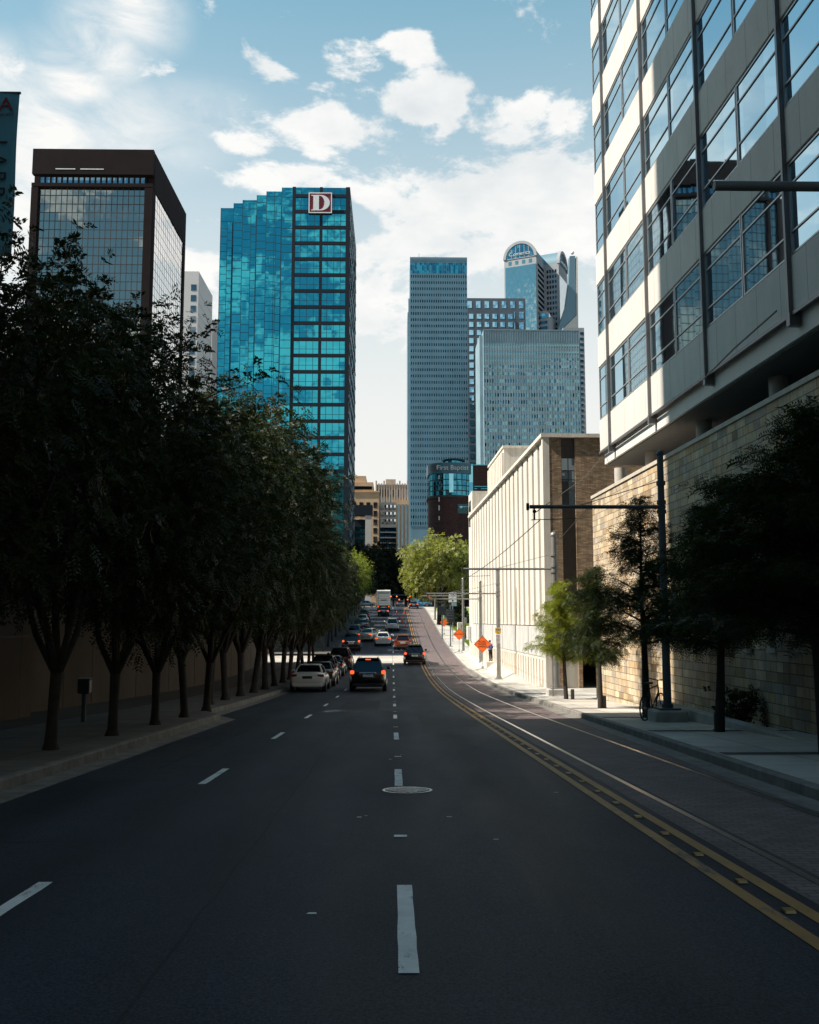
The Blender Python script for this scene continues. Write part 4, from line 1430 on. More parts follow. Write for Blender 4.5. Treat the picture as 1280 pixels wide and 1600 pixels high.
tower_grid(ob, OW, OH - 21 * u, OH - 21 * u - 28 * 11.5 * u, 37, 28, M_GREY_CONC, M_PALE_WIN, .78, 1.75)

# church offices: rounded brick and glass corner
CY = 250.0
u = CY / 1487
cxx = X(704, CY, 780); gc = G(CY)
M_DBRICK = masonry('dark_red_brick', [(0, (.05, .018, .016)), (.5, (.075, .028, .024)), (1, (.10, .04, .03))], .6, .12, (.04, .02, .02), .01, 'xy', .8)
M_CGLASS = mirror_glass('church_glass', (.08, .34, .42), (1.6, 2.2), .03, .02, (.01, .04, .05), .8)
M_CGLASS_L = mirror_glass('church_glass_light', (.28, .62, .70), (1.6, 2.2), .02, .01, (.02, .06, .08), .85)
cb = thing('church_office', 'rounded red brick and teal glass corner building lettered First Baptist', 'building', (cxx, CY, gc))
zc = lambda p: Z(p, CY - 5, 700) - gc
RC = 6.1
def half_drum(rad, z0, z1, name, mat, a0=180, a1=345, n=24, cy_=0.0):
    pts = [(rad * math.cos(R(a0 + (a1 - a0) * k / n)), cy_ + rad * .75 * math.sin(R(a0 + (a1 - a0) * k / n))) for k in range(n + 1)] + [(rad, 6), (-rad, 6)]
    return MB().prism(pts, 'z', z0, z1).build(name, mat, cb)
half_drum(RC - .3, 0, zc(775), 'brick_drum', M_DBRICK)
half_drum(RC + .15, zc(777), zc(773), 'ledge', M_SLOT)
half_drum(RC - .45, zc(772.8), zc(739), 'glass_drum', M_CGLASS)
half_drum(RC, zc(738.6), zc(722), 'sign_fascia', material('teal_fascia', (.035, .13, .17), .35, var=.08))
mb = MB()
for p in (749, 758, 766):
    pts = [((RC - .38) * math.cos(R(180 + 165 * k / 24)), (RC - .38) * .75 * math.sin(R(180 + 165 * k / 24))) for k in range(25)] + [(RC - .38, 5.9), (-RC + .38, 5.9)]
    mb.prism(pts, 'z', zc(p), zc(p) + .25)
mb.build('floor_band', M_SLOT, cb)
mb = MB()
for k in range(1, 12):
    a = R(180 + 15 * k)
    mb.tube(((RC - .4) * math.cos(a), (RC - .4) * .75 * math.sin(a), zc(772)), ((RC - .4) * math.cos(a), (RC - .4) * .75 * math.sin(a), zc(739.5)), .07, n=6)
mb.build('mullion', M_SLOT, cb)
MB().box(-.6, .5, -RC * .75 - .12, -RC * .75 + .3, zc(769), zc(739.5)).build('tall_window', M_CGLASS_L, cb)
lettering('First Baptist', 1.75, M_SIGN_WHITE, cb, (.3, -RC * .75 - .15, zc(730.5)), extrude=.05, name='lettering')
mb = MB()
mb.torus((-4.55, -3.55, zc(730)), .75, .12, 'y', 18, 6)
mb.build('emblem', material('emblem_red', (.25, .03, .03), .5), cb)
mb = MB(); mb.tube((1.0, 1.5, zc(722)), (1.0, 1.5, zc(714.5)), 2.3, n=24); mb.build('rotunda', M_CGLASS, cb)
mb = MB(); mb.tube((1.0, 1.5, zc(714.4)), (1.0, 1.5, zc(712.6)), 3.1, n=24); mb.tube((1.0, 1.5, zc(712.5)), (1.0, 1.5, zc(711)), 1.7, n=24); mb.build('rotunda_roof', M_SLOT, cb)
x1, x2, x3 = X(727, CY - 2, 750) - cxx, X(739, CY - 2, 750) - cxx, X(784, CY - 2, 750) - cxx
MB().box(x1, x2, -2.2, 6, 0, zc(722)).build('glass_strip', M_CGLASS_L, cb)
MB().box(x2 + .01, x3, -1.6, 14, 0, zc(724)).build('brick_block', M_DBRICK, cb)
MB().box(x2 + .02, x3 + .2, -1.85, 14.2, zc(723.9), zc(722.4)).build('parapet', M_CGLASS, cb)
for p in (756.5, 760):
    MB().box(x2 + .3, x3, -1.72, -1.61, zc(p + 1.2), zc(p)).build('window_band', M_CGLASS, cb)
MB().box(.5, x1 + 1.2, -4.2, -2.25, 0, zc(776)).build('brick_bay', M_DBRICK, cb)
MB().box(x1 - 2.2, x1 + 1.1, -4.35, -4.21, zc(802), zc(787)).build('bay_panel', M_CGLASS_L, cb)
for k, (pa, pb) in enumerate(((748, 742), (783, 776), (797, 789), (812, 806))):
    MB().box(-3.35, -3.1, -4.25, -3.9, zc(pa), zc(pb)).build('slot_window', M_SIGN_WHITE, cb)

# distant blocks at the end of the street
def simple_block(name, label, Y, px0, px1, ptop, d, mat, win_mat, rows, cols, pz, winw, winh, y0p=None, top_off=4.0):
    x0, x1 = X(px0, Y, 800), X(px1, Y, 800)
    t = thing(name, label, 'building', (x0, Y, G(Y)))
    w, h = x1 - x0, Z(ptop, Y, px0) - G(Y)
    MB().box(0, w, 0, d, 0, h).build('wall', mat, t)
    dz = pz * Y / 1487
    dx = w / cols
    cells = [((i + .5) * dx, -.02, h - top_off - (j + .5) * dz) for j in range(rows) for i in range(cols) if h - top_off - (j + .5) * dz > 1.5]
    window_set(t, cells, win_mat, (winw, winh), 'y', limit=60)
    return t, w, h
M_TAN = material('tan_stone', (.56, .38, .23), .8, var=.2, vscale=.15)
M_ORNATE = material('ornate_stone', (.44, .36, .29), .8, var=.15, vscale=.2)
M_PALEBLK = material('pale_block', (.50, .49, .47), .8, var=.1, vscale=.2)
M_TANWIN = mirror_glass('tan_window', (.4, .4, .4), (2, 3), .05, .02, (.03, .03, .03), .4)
t, w, h = simple_block('tan_block', 'warm tan stone block with stepped top at the end of the street', 330, 548, 592, 767, 30, M_TAN, M_TANWIN, 10, 4, 13.5, 1.3, 2.0, top_off=3.5)
k_ = 330 / 1487
MB().box(-.2, w - 2.0, 1, 18, h, h + 3.2).build('upper_stage', M_TAN, t)
MB().box(0, w - 4.6, 2, 14, h + 3.2, h + 5.6).build('top_stage', M_TAN, t)
MB().box(0, w - 2.4, .88, .998, h + .6, h + 1.8).build('window_band', M_DARK_GLASS, t)
MB().box(-.3, w + .3, -.35, 30.2, h - .5, h - .01).build('cornice', M_TAN, t)
t, w, h = simple_block('ornate_block', 'grey brown ornate high block with tall piers behind the pale block', 390, 588, 637, 757, 30, M_ORNATE, M_TANWIN, 1, 6, 16, 2.1, 6.5, top_off=3.0)
mb = MB()
for i in range(13):
    mb.box(w * i / 12 - .3, w * i / 12 + .3, -.6, -.002, 0, h + (1.5 if i % 3 == 0 else .4))
mb.box(w * .30, w * .62, 2, 10, h, h + 2.5); mb.box(0, w, -.3, -.004, h - 12, h - 10.5)
mb.build('pier', M_ORNATE, t)
MB().box(w - 6.2, w + .4, -3, -.61, 0, Z(782, 388, 630) - G(388)).build('side_pavilion', M_TAN, t)
mb = MB()
for i in range(4):
    mb.box(w - 5.6 + i * 1.5, w - 4.8 + i * 1.5, -3.2, -3.01, 2, Z(788, 388, 630) - G(388))
mb.build('window_strip', M_DARK_GLASS, t)
t, w, h = simple_block('pale_block', 'plain pale grey block with small square windows between tan and ornate blocks', 345, 594.5, 619, 785, 18, M_PALEBLK, M_NAVY_WIN, 12, 7, 8.4, 1.15, 1.5, top_off=9.0)
window_set(t, [((i + .5) * w / 4, -.03, h - 1.9 - j * 2.6) for j in range(3) for i in range(4)], mirror_glass('bright_panes', (.85, .86, .85), (2, 2), .05, .02), (1.15, 1.9), 'y', name='large_window')
t, w, h = simple_block('teal_low_block', 'low dark teal glazed block beside the blue glass tower', 300, 549, 573, 812, 20, M_TEAL_FRAME, M_CGLASS, 8, 5, 9.5, 1.0, 1.3, top_off=2.0)
MB().box(w - 4.5, w + 2.0, -4, -.02, h + 1.0, h + 4.2).build('roof_canopy', M_TEAL_FRAME, t)
MB().box(w - .3, w + 1.6, -3.8, -.03, 0, h + .99).build('corner_tower', M_PALEBLK, t)

# ------------------------------------------------------------------ museum behind the street trees, and the block that shades the street
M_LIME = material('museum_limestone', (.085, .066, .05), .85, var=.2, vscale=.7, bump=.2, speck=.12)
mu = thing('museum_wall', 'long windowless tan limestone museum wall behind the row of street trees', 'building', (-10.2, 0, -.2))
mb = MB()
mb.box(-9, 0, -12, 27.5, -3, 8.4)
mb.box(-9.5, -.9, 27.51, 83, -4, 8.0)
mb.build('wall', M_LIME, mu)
mb = MB()
for zz_ in (1.35, 3.4, 5.5):
    mb.box(0.0, .012, -12, 27.4, zz_, zz_ + .05)
    mb.box(-.89, -.878, 27.6, 83, zz_ - .3, zz_ - .25)
yy = -10
while yy < 83:
    xo = 0.0 if yy < 27 else -.89
    mb.box(xo, xo + .011, yy, yy + .04, -3, 8.0); yy += 3.05
mb.build('joint', M_SLOT, mu)
M_TOWER = material('tower_stone', (.34, .31, .27), .8, var=.1, vscale=.3)
nb = thing('shade_tower', 'tall stone clad block standing beside the street outside the picture', 'building', (-22, 24.0, G(24)), R(9))
mb = MB(); mb.box(-26, 0, -40, 0, -2, 66); mb.build('wall', M_TOWER, nb)
cells = [(.02, -2.5 - 3.4 * i, 4 + 4.0 * j) for j in range(15) for i in range(11)]
window_set(nb, cells, M_DARK_GLASS, (1.7, 2.2), 'x', limit=60)

M_SHED = material('dark_brick_block', (.09, .07, .055), .85, var=.2, vscale=.5)  # building added behind the far trees to darken the pavement there
lb = thing('shade_block', 'long low dark block added behind the far street trees for shade', 'building', (-12.2, 96, G(96)))
MB().box(-14, 0, 0, 96, -1, 12.5).build('wall', M_SHED, lb)
window_set(lb, [(.02, 4 + 4.0 * i, 4.5 + 3.4 * j) for j in range(3) for i in range(23)], M_DARK_GLASS, (1.8, 1.9), 'x', limit=60)

# unseen block added behind the photographer to cut the sky light on the street
rb = thing('rear_sky_shield', 'broad dark block added unseen behind the photographer to cut sky light', 'building', (0, -78, G(-78)))
MB().box(-70, 70, -30, 0, -2, 62).build('wall', material('rear_stone', (.20, .18, .16), .8, var=.1), rb)
window_set(rb, [(-66 + 4.4 * i, .12, 5 + 4.2 * j) for j in range(13) for i in range(31)], M_DARK_GLASS, (2.2, 2.4), 'y', limit=30)

# ================================================================== TREES
M_BARK = material('bark', (.036, .029, .025), .95, var=.35, vscale=6, bump=.8, bscale=22)
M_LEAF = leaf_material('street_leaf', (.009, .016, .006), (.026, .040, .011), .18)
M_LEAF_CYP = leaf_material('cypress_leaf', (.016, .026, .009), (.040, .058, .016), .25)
M_LEAF_SUN = leaf_material('sunlit_leaf', (.11, .14, .022), (.30, .33, .06), .4)  # lighter leaf copy, sunlight on the lit trees put into its colour
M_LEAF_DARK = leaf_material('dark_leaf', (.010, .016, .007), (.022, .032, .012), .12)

def leaf_mesh(name, pts, dirs, nleaf, length, width, rach, rng, mat, droop=.35, flat=False):
    """Sprays of leaflets: each spray is a rachis with paired narrow leaflets."""
    N = len(pts)
    d = dirs / np.linalg.norm(dirs, axis=1, keepdims=True)
    side = np.cross(d, rng.normal(size=(N, 3)))
    side /= np.linalg.norm(side, axis=1, keepdims=True)
    nrm = np.cross(d, side)
    V = np.zeros((N, nleaf, 4, 3))
    for k in range(nleaf):
        t = (k // 2 + 1) / (nleaf / 2)
        s = 1 if k % 2 else -1
        base = pts + d * (rach * t)[..., None] if np.ndim(rach) else pts + d * (rach * t)
        base = base + np.array([0, 0, -1]) * (droop * rach * t * t)
        ld = d * .45 + side * s * .9 + nrm * rng.uniform(-.35, .35, (N, 1)) + np.array([0, 0, -.25 * droop])
        ld /= np.linalg.norm(ld, axis=1, keepdims=True)
        wd = np.cross(ld, nrm)
        L_ = length * rng.uniform(.7, 1.2, (N, 1))
        V[:, k, 0] = base
        V[:, k, 1] = base + ld * L_ * .5 + wd * width * .5
        V[:, k, 2] = base + ld * L_
        V[:, k, 3] = base + ld * L_ * .5 - wd * width * .5
    V = V.reshape(-1, 3)
    nq = N * nleaf
    me = bpy.data.meshes.new(name)
    me.vertices.add(len(V)); me.vertices.foreach_set('co', V.ravel().astype(np.float32))
    me.loops.add(nq * 4); me.loops.foreach_set('vertex_index', np.arange(nq * 4, dtype=np.int32))
    me.polygons.add(nq)
    me.polygons.foreach_set('loop_start', np.arange(0, nq * 4, 4, dtype=np.int32))
    me.update(calc_edges=True)
    me.materials.append(mat)
    return me

def clump_points(rng, centres, per, spread):
    c = np.repeat(centres, per, axis=0)
    off = rng.normal(size=c.shape)
    off /= np.linalg.norm(off, axis=1, keepdims=True)
    rad = rng.random((len(c), 1)) ** .5
    p = c + off * rad * spread
    return p, off

def street_tree_meshes(seed, h=10.2, rad=2.5, low=2.7):
    """Vase-shaped street tree: short trunk forking into several limbs, crown of leaf sprays in uneven clumps."""
    rng = np.random.default_rng(seed)
    r = random.Random(seed)
    fork = r.uniform(1.45, 1.8)
    mb = MB()
    lean = (r.uniform(-.12, .12), r.uniform(-.12, .12))
    top = Vector((lean[0], lean[1], fork))
    mb.polytube([(0, 0, -.25), (0, 0, .02), (.01, 0, .18), (lean[0] * .3, lean[1] * .3, fork * .45), top * .98, top + Vector((0, 0, .15))], [.19, .18, .13, .112, .125, .09], 12)
    nl = r.randint(5, 6)
    cz, rz_ = (h + low) / 2, (h - low) / 2
    cents = []
    for i in range(nl):
        a = 2 * math.pi * i / nl + r.uniform(-.4, .4)
        out = r.uniform(.55, .95) * rad
        end = Vector((math.cos(a) * out, math.sin(a) * out, r.uniform(.5, .9) * h))
        mid1 = top + Vector((math.cos(a) * .42, math.sin(a) * .42, .75))
        mid2 = top.lerp(end, .5) + Vector((math.cos(a) * .25, math.sin(a) * .25, r.uniform(-.2, .3)))
        mb.polytube([top + Vector((0, 0, -.12)), mid1, mid2, end], [.085, .068, .045, .012], 8)
        for _ in range(5):
            t = r.uniform(.3, .95)
            b = mid1.lerp(end, t)
            e = b + Vector((r.uniform(-1, 1), r.uniform(-1, 1), r.uniform(-.1, 1.1))) * 1.1
            mb.polytube([b, b.lerp(e, .5) + Vector((0, 0, .1)), e], [.026, .018, .006], 5)
            cents.append(tuple(e))
    mb.polytube([top, Vector((r.uniform(-.3, .3), r.uniform(-.3, .3), h * .55)), Vector((r.uniform(-.4, .4), r.uniform(-.4, .4), h * .93))], [.09, .05, .01], 8)
    trunk = mb.mesh('trunk'); trunk.materials.append(M_BARK)
    trunk.polygons.foreach_set('use_smooth', [True] * len(trunk.polygons))
    while len(cents) < 235:
        v = rng.normal(size=3); v /= np.linalg.norm(v)
        q = rng.uniform(.30, 1.0) ** .6
        wob = 1 + .22 * math.sin(3 * math.atan2(v[1], v[0]) + seed) + .15 * math.sin(5 * v[2] + seed * 2)
        p = np.array([v[0] * rad * q * wob, v[1] * rad * q * wob, cz + v[2] * rz_ * q * (1 + .1 * math.sin(seed + 4 * v[0]))])
        if p[2] < low + .35 * math.hypot(p[0], p[1]) * .4 - .2:
            continue
        cents.append(tuple(p))
    cents = np.array(cents)
    pts, off = clump_points(rng, cents, 24, .62)
    dirs = off + np.array([0, 0, .25]) + (pts - np.array([0, 0, cz])) * .12
    # a few long shoots that break the outline
    sp = []; sd = []
    for _ in range(26):
        v = rng.normal(size=3); v[2] = abs(v[2]) * .9 + .1; v /= np.linalg.norm(v)
        b = np.array([v[0] * rad, v[1] * rad, cz + v[2] * rz_])
        for k in range(9):
            sp.append(b + v * k * .13 + rng.normal(size=3) * .05); sd.append(rng.normal(size=3) + v * .8)
    pts = np.vstack([pts, np.array(sp)]); dirs = np.vstack([dirs, np.array(sd)])
    crown = leaf_mesh('crown', pts, dirs, 10, .135, .045, .26, rng, M_LEAF, .5)
    return trunk, crown

def put_tree(name, meshes, loc, rz, s, label, cat='tree', group=None, mat=None, sz=None, tilt=(0, 0)):
    t = thing(name, label, cat, loc, rz, group, rot=(tilt[0], tilt[1], rz))
    t.scale = (s, s, sz or s)
    for nm, me in zip(('trunk', 'crown'), meshes):
        o = bpy.data.objects.new(nm, me)
        COL.objects.link(o); o.parent = t
        if nm == 'crown' and mat:
            o.material_slots[0].link = 'OBJECT'
            o.material_slots[0].material = mat
    return t

VAR = [street_tree_meshes(11, 10.2, 2.35), street_tree_meshes(23, 9.8, 2.6), street_tree_meshes(37, 10.6, 2.4), street_tree_meshes(52, 10.0, 2.7), street_tree_meshes(71, 9.4, 2.9, 2.2), street_tree_meshes(88, 10.8, 2.2, 2.9)]
ORD = ['nearest', 'second', 'third', 'fourth', 'fifth', 'sixth', 'seventh', 'eighth', 'ninth', 'tenth', 'eleventh', 'twelfth', 'thirteenth', 'fourteenth', 'fifteenth', 'sixteenth', 'seventeenth', 'eighteenth', 'nineteenth', 'twentieth', 'twenty-first', 'twenty-second', 'twenty-third', 'twenty-fourth', 'twenty-fifth', 'twenty-sixth', 'twenty-seventh', 'twenty-eighth', 'twenty-ninth', 'thirtieth']
rt = random.Random(5)
rowpos = [(-5.9, 13.2, .74), (-5.83, 16.7, .83), (-5.72, 19.9, .84), (-5.68, 23.3, .80), (-5.68, 26.5, .86), (-5.75, 30.0, .93), (-6.5, 34.4, 1.08), (-6.6, 38.2, 1.12), (-6.6, 42, 1.17), (-6.6, 46, 1.22), (-6.6, 50, 1.26), (-6.6, 54, 1.22), (-6.6, 58, 1.2), (-6.6, 62, 1.18), (-6.6, 66.5, 1.14), (-6.6, 71, 1.12), (-6.6, 75.5, 1.06), (-6.6, 80, 1.0)]
for i, (x_, y_, s_) in enumerate(rowpos):
    put_tree('street_tree', VAR[(i * 5 + 1) % 6], (x_, y_, G(y_) + .14), rt.uniform(0, 6.28), s_,
             ('dark leafy street tree with a forked trunk, nearest to the camera in the long row' if i == 0 else
              'dark leafy street tree with a forked trunk, %s from the camera in the long row' % ORD[i]), 'tree', 'street trees along the museum wall', tilt=(rt.uniform(-.05, .05), rt.uniform(-.05, .05)), sz=s_ * rt.uniform(.95, 1.06))
for i, y_ in enumerate([97, 104, 111, 118, 126, 134, 142, 150, 158, 167, 176]):
    s_ = [.92, .95, .9, .95, .98, .98, 1.0, .98, .95, .92, .9][i]
    put_tree('street_tree', VAR[(i * 5 + 2) % 6], (-7.0 if i < 8 else -6.3, y_, G(y_) + .14), rt.uniform(0, 6.28), s_,
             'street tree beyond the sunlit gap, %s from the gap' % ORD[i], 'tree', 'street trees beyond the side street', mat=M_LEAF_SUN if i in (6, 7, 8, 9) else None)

def cypress_meshes(seed, h=5.9, low=1.9, rad=1.55, per=12):
    """Young cypress: straight leader, ragged horizontal branches with fine drooping foliage."""
    rng = np.random.default_rng(seed)
    r = random.Random(seed)
    mb = MB()
    bend = r.uniform(-.10, .10)
    lead = [(0, 0, -.2), (0, 0, .02), (bend * .3, 0, h * .25), (bend, .03, h * .55), (bend * .6, 0, h)]
    mb.polytube(lead, [.135, .11, .082, .05, .008], 10)
    pts, dirs = [], []
    z = low
    while z < h:
        t = (z - low) / (h - low)
        for _ in range(2 if t < .85 else 1):
            a = r.uniform(0, 6.28)
            ln = rad * (1 - t) ** .75 * r.uniform(.45, 1.12) + .12
            b = Vector((bend * min(1, z / (h * .55)), 0, z))
            e = b + Vector((math.cos(a) * ln, math.sin(a) * ln, ln * r.uniform(-.05, .5)))
            m = b.lerp(e, .55) + Vector((0, 0, .07 * ln))
            mb.polytube([b, m, e], [.026 * (1 - t) + .008, .015 * (1 - t) + .005, .003], 5)
            n = int(6 + ln * 13)
            for k in range(n):
                q = (k + 1) / n
                if q < .18 and r.random() < .6: continue
                c = b.lerp(m, q / .55) if q < .55 else m.lerp(e, (q - .55) / .45)
                for _ in range(per // 3):
                    pts.append(np.array(c) + rng.normal(size=3) * np.array([.10, .10, .08]))
                    dv = np.array([math.cos(a), math.sin(a), -.1]) * .6 + rng.normal(size=3) * .7
                    dirs.append(dv)
        z += r.uniform(.07, .15)
    for k in range(30):
        pts.append(np.array([bend * .6, 0, h - .5 + k * .018]) + rng.normal(size=3) * .04); dirs.append(rng.normal(size=3) + np.array([0, 0, .6]))
    trunk = mb.mesh('trunk'); trunk.materials.append(M_BARK)
    trunk.polygons.foreach_set('use_smooth', [True] * len(trunk.polygons))
    crown = leaf_mesh('crown', np.array(pts), np.array(dirs), 12, .085, .018, .20, rng, M_LEAF_CYP, .55)
    return trunk, crown

CYP = [cypress_meshes(3, 5.7, 1.9, 1.5), cypress_meshes(9, 5.3, 1.7, 1.7, 18), cypress_meshes(14, 5.9, 2.0, 1.75, 24)]
for (x_, y_, v, s_, rz_, tl, lab) in [
        (7.0, 15.5, 2, 1.42, .4, (0.0, -.03), 'feathery dark cypress nearest to the camera against the stone wall'),
        (6.98, 20.6, 1, 1.02, 2.2, (.02, -.05), 'slender leaning cypress between the low planter wall and the bicycle'),
        (6.82, 25.9, 0, 1.04, 1.0, (0, 0), 'cypress with a pointed top and its trunk right beside the bicycle'),
        (6.75, 31.3, 1, .86, 4.1, (0, .02), 'dark cypress before the pale sunlit end of the stone wall'),
        (6.95, 38.6, 1, .88, 5.2, (0, -.06), 'thin-trunked cypress with sunlit yellow green foliage by the garage opening')]:
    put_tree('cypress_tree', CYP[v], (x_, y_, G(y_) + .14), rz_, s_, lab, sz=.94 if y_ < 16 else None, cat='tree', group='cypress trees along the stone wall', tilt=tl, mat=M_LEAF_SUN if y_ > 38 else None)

def round_tree_meshes(seed, R_=5.0, H=13, leaf=.34, nc=210, per=26, mat=None, low_=.22):
    rng = np.random.default_rng(seed); r = random.Random(seed)
    mb = MB()
    mb.polytube([(0, 0, -.3), (0, 0, .1), (.1, 0, H * .25), (.1, .1, H * .4)], [.5, .36, .28, .22], 12)
    cents = []
    cz, rz_ = H * .60, H * .40
    for i in range(8):
        a = i * .785 + r.uniform(-.3, .3)
        e = Vector((math.cos(a) * R_ * .75, math.sin(a) * R_ * .75, cz + r.uniform(-.1, .6) * rz_))
        mb.polytube([(.1, .1, H * .3), Vector((.1, .1, H * .3)).lerp(e, .5) + Vector((0, 0, .4)), e], [.18, .11, .03], 7)
    while len(cents) < nc:
        v = rng.normal(size=3); v /= np.linalg.norm(v)
        wob = 1 + .13 * math.sin(3 * math.atan2(v[1], v[0]) + seed) + .12 * math.sin(6 * v[2] + seed) + .10 * math.sin(7 * math.atan2(v[1], v[0]) + 4 * v[2])
        q = rng.uniform(.5, 1.0) * wob
        p = (v[0] * R_ * q, v[1] * R_ * q, cz + v[2] * rz_ * q)
        if p[2] > H * (low_ + .10 * math.sin(2 * math.atan2(p[1], p[0]))):
            cents.append(p)
    pts, off = clump_points(rng, np.array(cents), per, .95)
    me = mb.mesh('trunk'); me.materials.append(M_BARK)
    crown = leaf_mesh('crown', pts, off + rng.normal(size=off.shape) * .4, 8, leaf, leaf * .42, leaf * 1.6, rng, mat or M_LEAF_SUN, .3)
    return me, crown
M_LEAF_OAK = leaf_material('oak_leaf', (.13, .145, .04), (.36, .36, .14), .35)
RT = round_tree_meshes(6, 5.2, 13.5, mat=M_LEAF_OAK, low_=.42)
RT2 = round_tree_meshes(17, 6.0, 14, .4, 190, 26, M_LEAF_DARK)
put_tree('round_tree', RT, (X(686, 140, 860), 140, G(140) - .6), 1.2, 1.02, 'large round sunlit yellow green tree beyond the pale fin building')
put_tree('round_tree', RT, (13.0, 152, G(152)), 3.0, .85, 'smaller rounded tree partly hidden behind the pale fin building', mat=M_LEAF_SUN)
for i, (px, Y_, s_, v) in enumerate([(590, 238, 1.15, 1), (562, 228, 1.1, 1), (615, 262, .72, 1), (640, 250, .78, 1), (664, 244, .72, 1), (690, 238, .78, 1), (716, 236, .82, 1), (742, 238, .9, 1)]):
    put_tree('dark_tree', RT2, (X(px, Y_, 900), Y_, G(Y_)), i * 1.7, s_, 'dark shaded tree beyond the junction, %s along the row from the glass tower' % ['first', 'second', 'third', 'fourth', 'fifth', 'sixth', 'seventh', 'last'][i], 'tree', 'dark trees beyond the junction')
hedge_rng = np.random.default_rng(5)
pts = np.column_stack([hedge_rng.uniform(8.5, 9.6, 900), hedge_rng.uniform(116, 121, 900), hedge_rng.uniform(0, 1.6, 900)])
me = leaf_mesh('shrub', pts + np.array([0, 0, G(118)]), hedge_rng.normal(size=(900, 3)), 8, .22, .1, .3, hedge_rng, M_LEAF_SUN)
o = bpy.data.objects.new('shrub', me); COL.objects.link(o)
tag(o, 'small light green shrub on the lawn behind the dark sign boxes', 'shrub')
pts = np.column_stack([hedge_rng.uniform(8.6, 10.6, 5200), hedge_rng.uniform(134, 188, 5200), np.zeros(5200)])
pts[:, 2] = np.array([G(q) for q in pts[:, 1]]) + hedge_rng.uniform(0, 1, 5200) ** .8 * (2.3 + .5 * np.sin(pts[:, 1] * .6))
me = leaf_mesh('hedge', pts, hedge_rng.normal(size=(5200, 3)), 8, .30, .13, .4, hedge_rng, M_LEAF_DARK)
o = bpy.data.objects.new('hedge', me); COL.objects.link(o)
tag(o, 'dark uneven hedge beside the pavement below the round sunlit tree', 'hedge')
# small weeds growing at the foot of the stone wall
pts = np.column_stack([hedge_rng.normal(0, .25, 160), hedge_rng.normal(0, .12, 160), hedge_rng.uniform(.0, .8, 160)])
me = leaf_mesh('bush', pts, hedge_rng.normal(size=(160, 3)) + np.array([0, 0, .6]), 8, .12, .04, .22, hedge_rng, M_LEAF)
o = bpy.data.objects.new('bush', me); COL.objects.link(o); o.location = (8.1, 22.3, G(22.3) + .16)
tag(o, 'small dark bush at the foot of the shaded stone wall', 'bush')

# ================================================================== STREET FURNITURE
M_POLE = material('galvanised_pole', (.30, .30, .29), .45, metal=.6, var=.15, vscale=2)
M_POLE_DARK = material('dark_pole_paint', (.085, .11, .125), .5, var=.15)
M_INSUL = material('insulator', (.05, .045, .04), .4)
def catenary_pole(Y_, px, h, arm_z, tip_x, label, dark=False, base_block=False, r0=.14):
    x_ = X(px, Y_, 1000)
    g0 = G(Y_) + kerb_h(Y_)
    m_ = M_POLE_DARK if dark else M_POLE
    t = thing('catenary_pole', label, 'tram pole', (x_, Y_, g0), 0, 'tram wire poles')
    zb = .3 if base_block else .0
    if base_block:
        MB().bbox(-.42, .42, -.36, .36, -.1, .30, .04).build('base_block', M_CONC, t)
    MB().polytube([(0, 0, zb), (0, 0, h)], [r0, r0 * .78], 16).build('pole', m_, t, smooth=True)
    mb = MB(); mb.bbox(-.27, .27, -.27, .27, zb - .005 if not base_block else zb - .01, zb + .05, .01); mb.tube((0, 0, zb + .03), (0, 0, zb + .14), r0 * 1.35, n=16)
    mb.build('base_plate', m_, t)
    MB().ball((0, 0, h + .06), r0 * .92, 14, 8).build('cap', m_, t, smooth=True)
    if arm_z is not None:
        az = arm_z
        mb = MB(); mb.tube((.1, 0, az), (tip_x, 0, az), .05, n=10)
        mb.tube((-.13, 0, az + .65), (tip_x * .62, 0, az + .04), .012, n=6)
        arm = mb.build('arm', m_, t, smooth=True)
        for dz in (-.12, .12, .62):
            MB().tube((0, 0, az + dz - .05), (0, 0, az + dz + .05), r0 * 1.12, n=16).build('clamp', m_, t)
        mb = MB(); mb.tube((tip_x + .12, 0, az - .05), (tip_x + .12, 0, az - .34), .022, n=8); mb.tube((tip_x + .02, 0, az - .34), (tip_x + 1.2, 0, az - .30), .012, n=6)
        mb.ball((tip_x + .12, 0, az - .12), .05, 8, 6); mb.tube((tip_x - .05, 0, az - .09), (tip_x - .05, 0, az + .09), .04, n=8)
        if Y_ > 12:
            mb.build('wire_hanger', M_INSUL, arm)
    return t
arm_tip = lambda px, Y_, pxp: X(px, Y_, 800) - X(pxp, Y_, 800)
catenary_pole(24.2, 1040, 6.75, 5.42, arm_tip(834, 24.2, 1040), 'dark steel pole with tram wire arm standing right beside the bicycle', True, True, .105)
catenary_pole(42.3, 868, 7.0, 5.55, arm_tip(727, 42.3, 868), 'silver pole on a concrete block before the garage opening', False, True, .17)
catenary_pole(62.0, 779, 6.95, 5.5, arm_tip(668, 62.0, 779), 'silver pole carrying a yellow sign near the pale building', False, False)
catenary_pole(81.0, 751, 7.0, 5.6, arm_tip(672, 81.0, 751), 'silver pole just behind the nearest orange sign')
catenary_pole(99.0, 724, 7.4, 5.7, arm_tip(660, 99.0, 724), 'silver pole between the second orange sign and the lawn')
catenary_pole(150.0, 680, 7.6, 5.9, arm_tip(655, 150.0, 680), 'silver pole farthest up the hill by the junction')
t = catenary_pole(9.2, 1725, 7.2, Z(291, 9.2, 1200) - G(9.2) - .15, arm_tip(1152, 9.2, 1725), 'dark pole whose thick bare arm crosses the office windows', True)
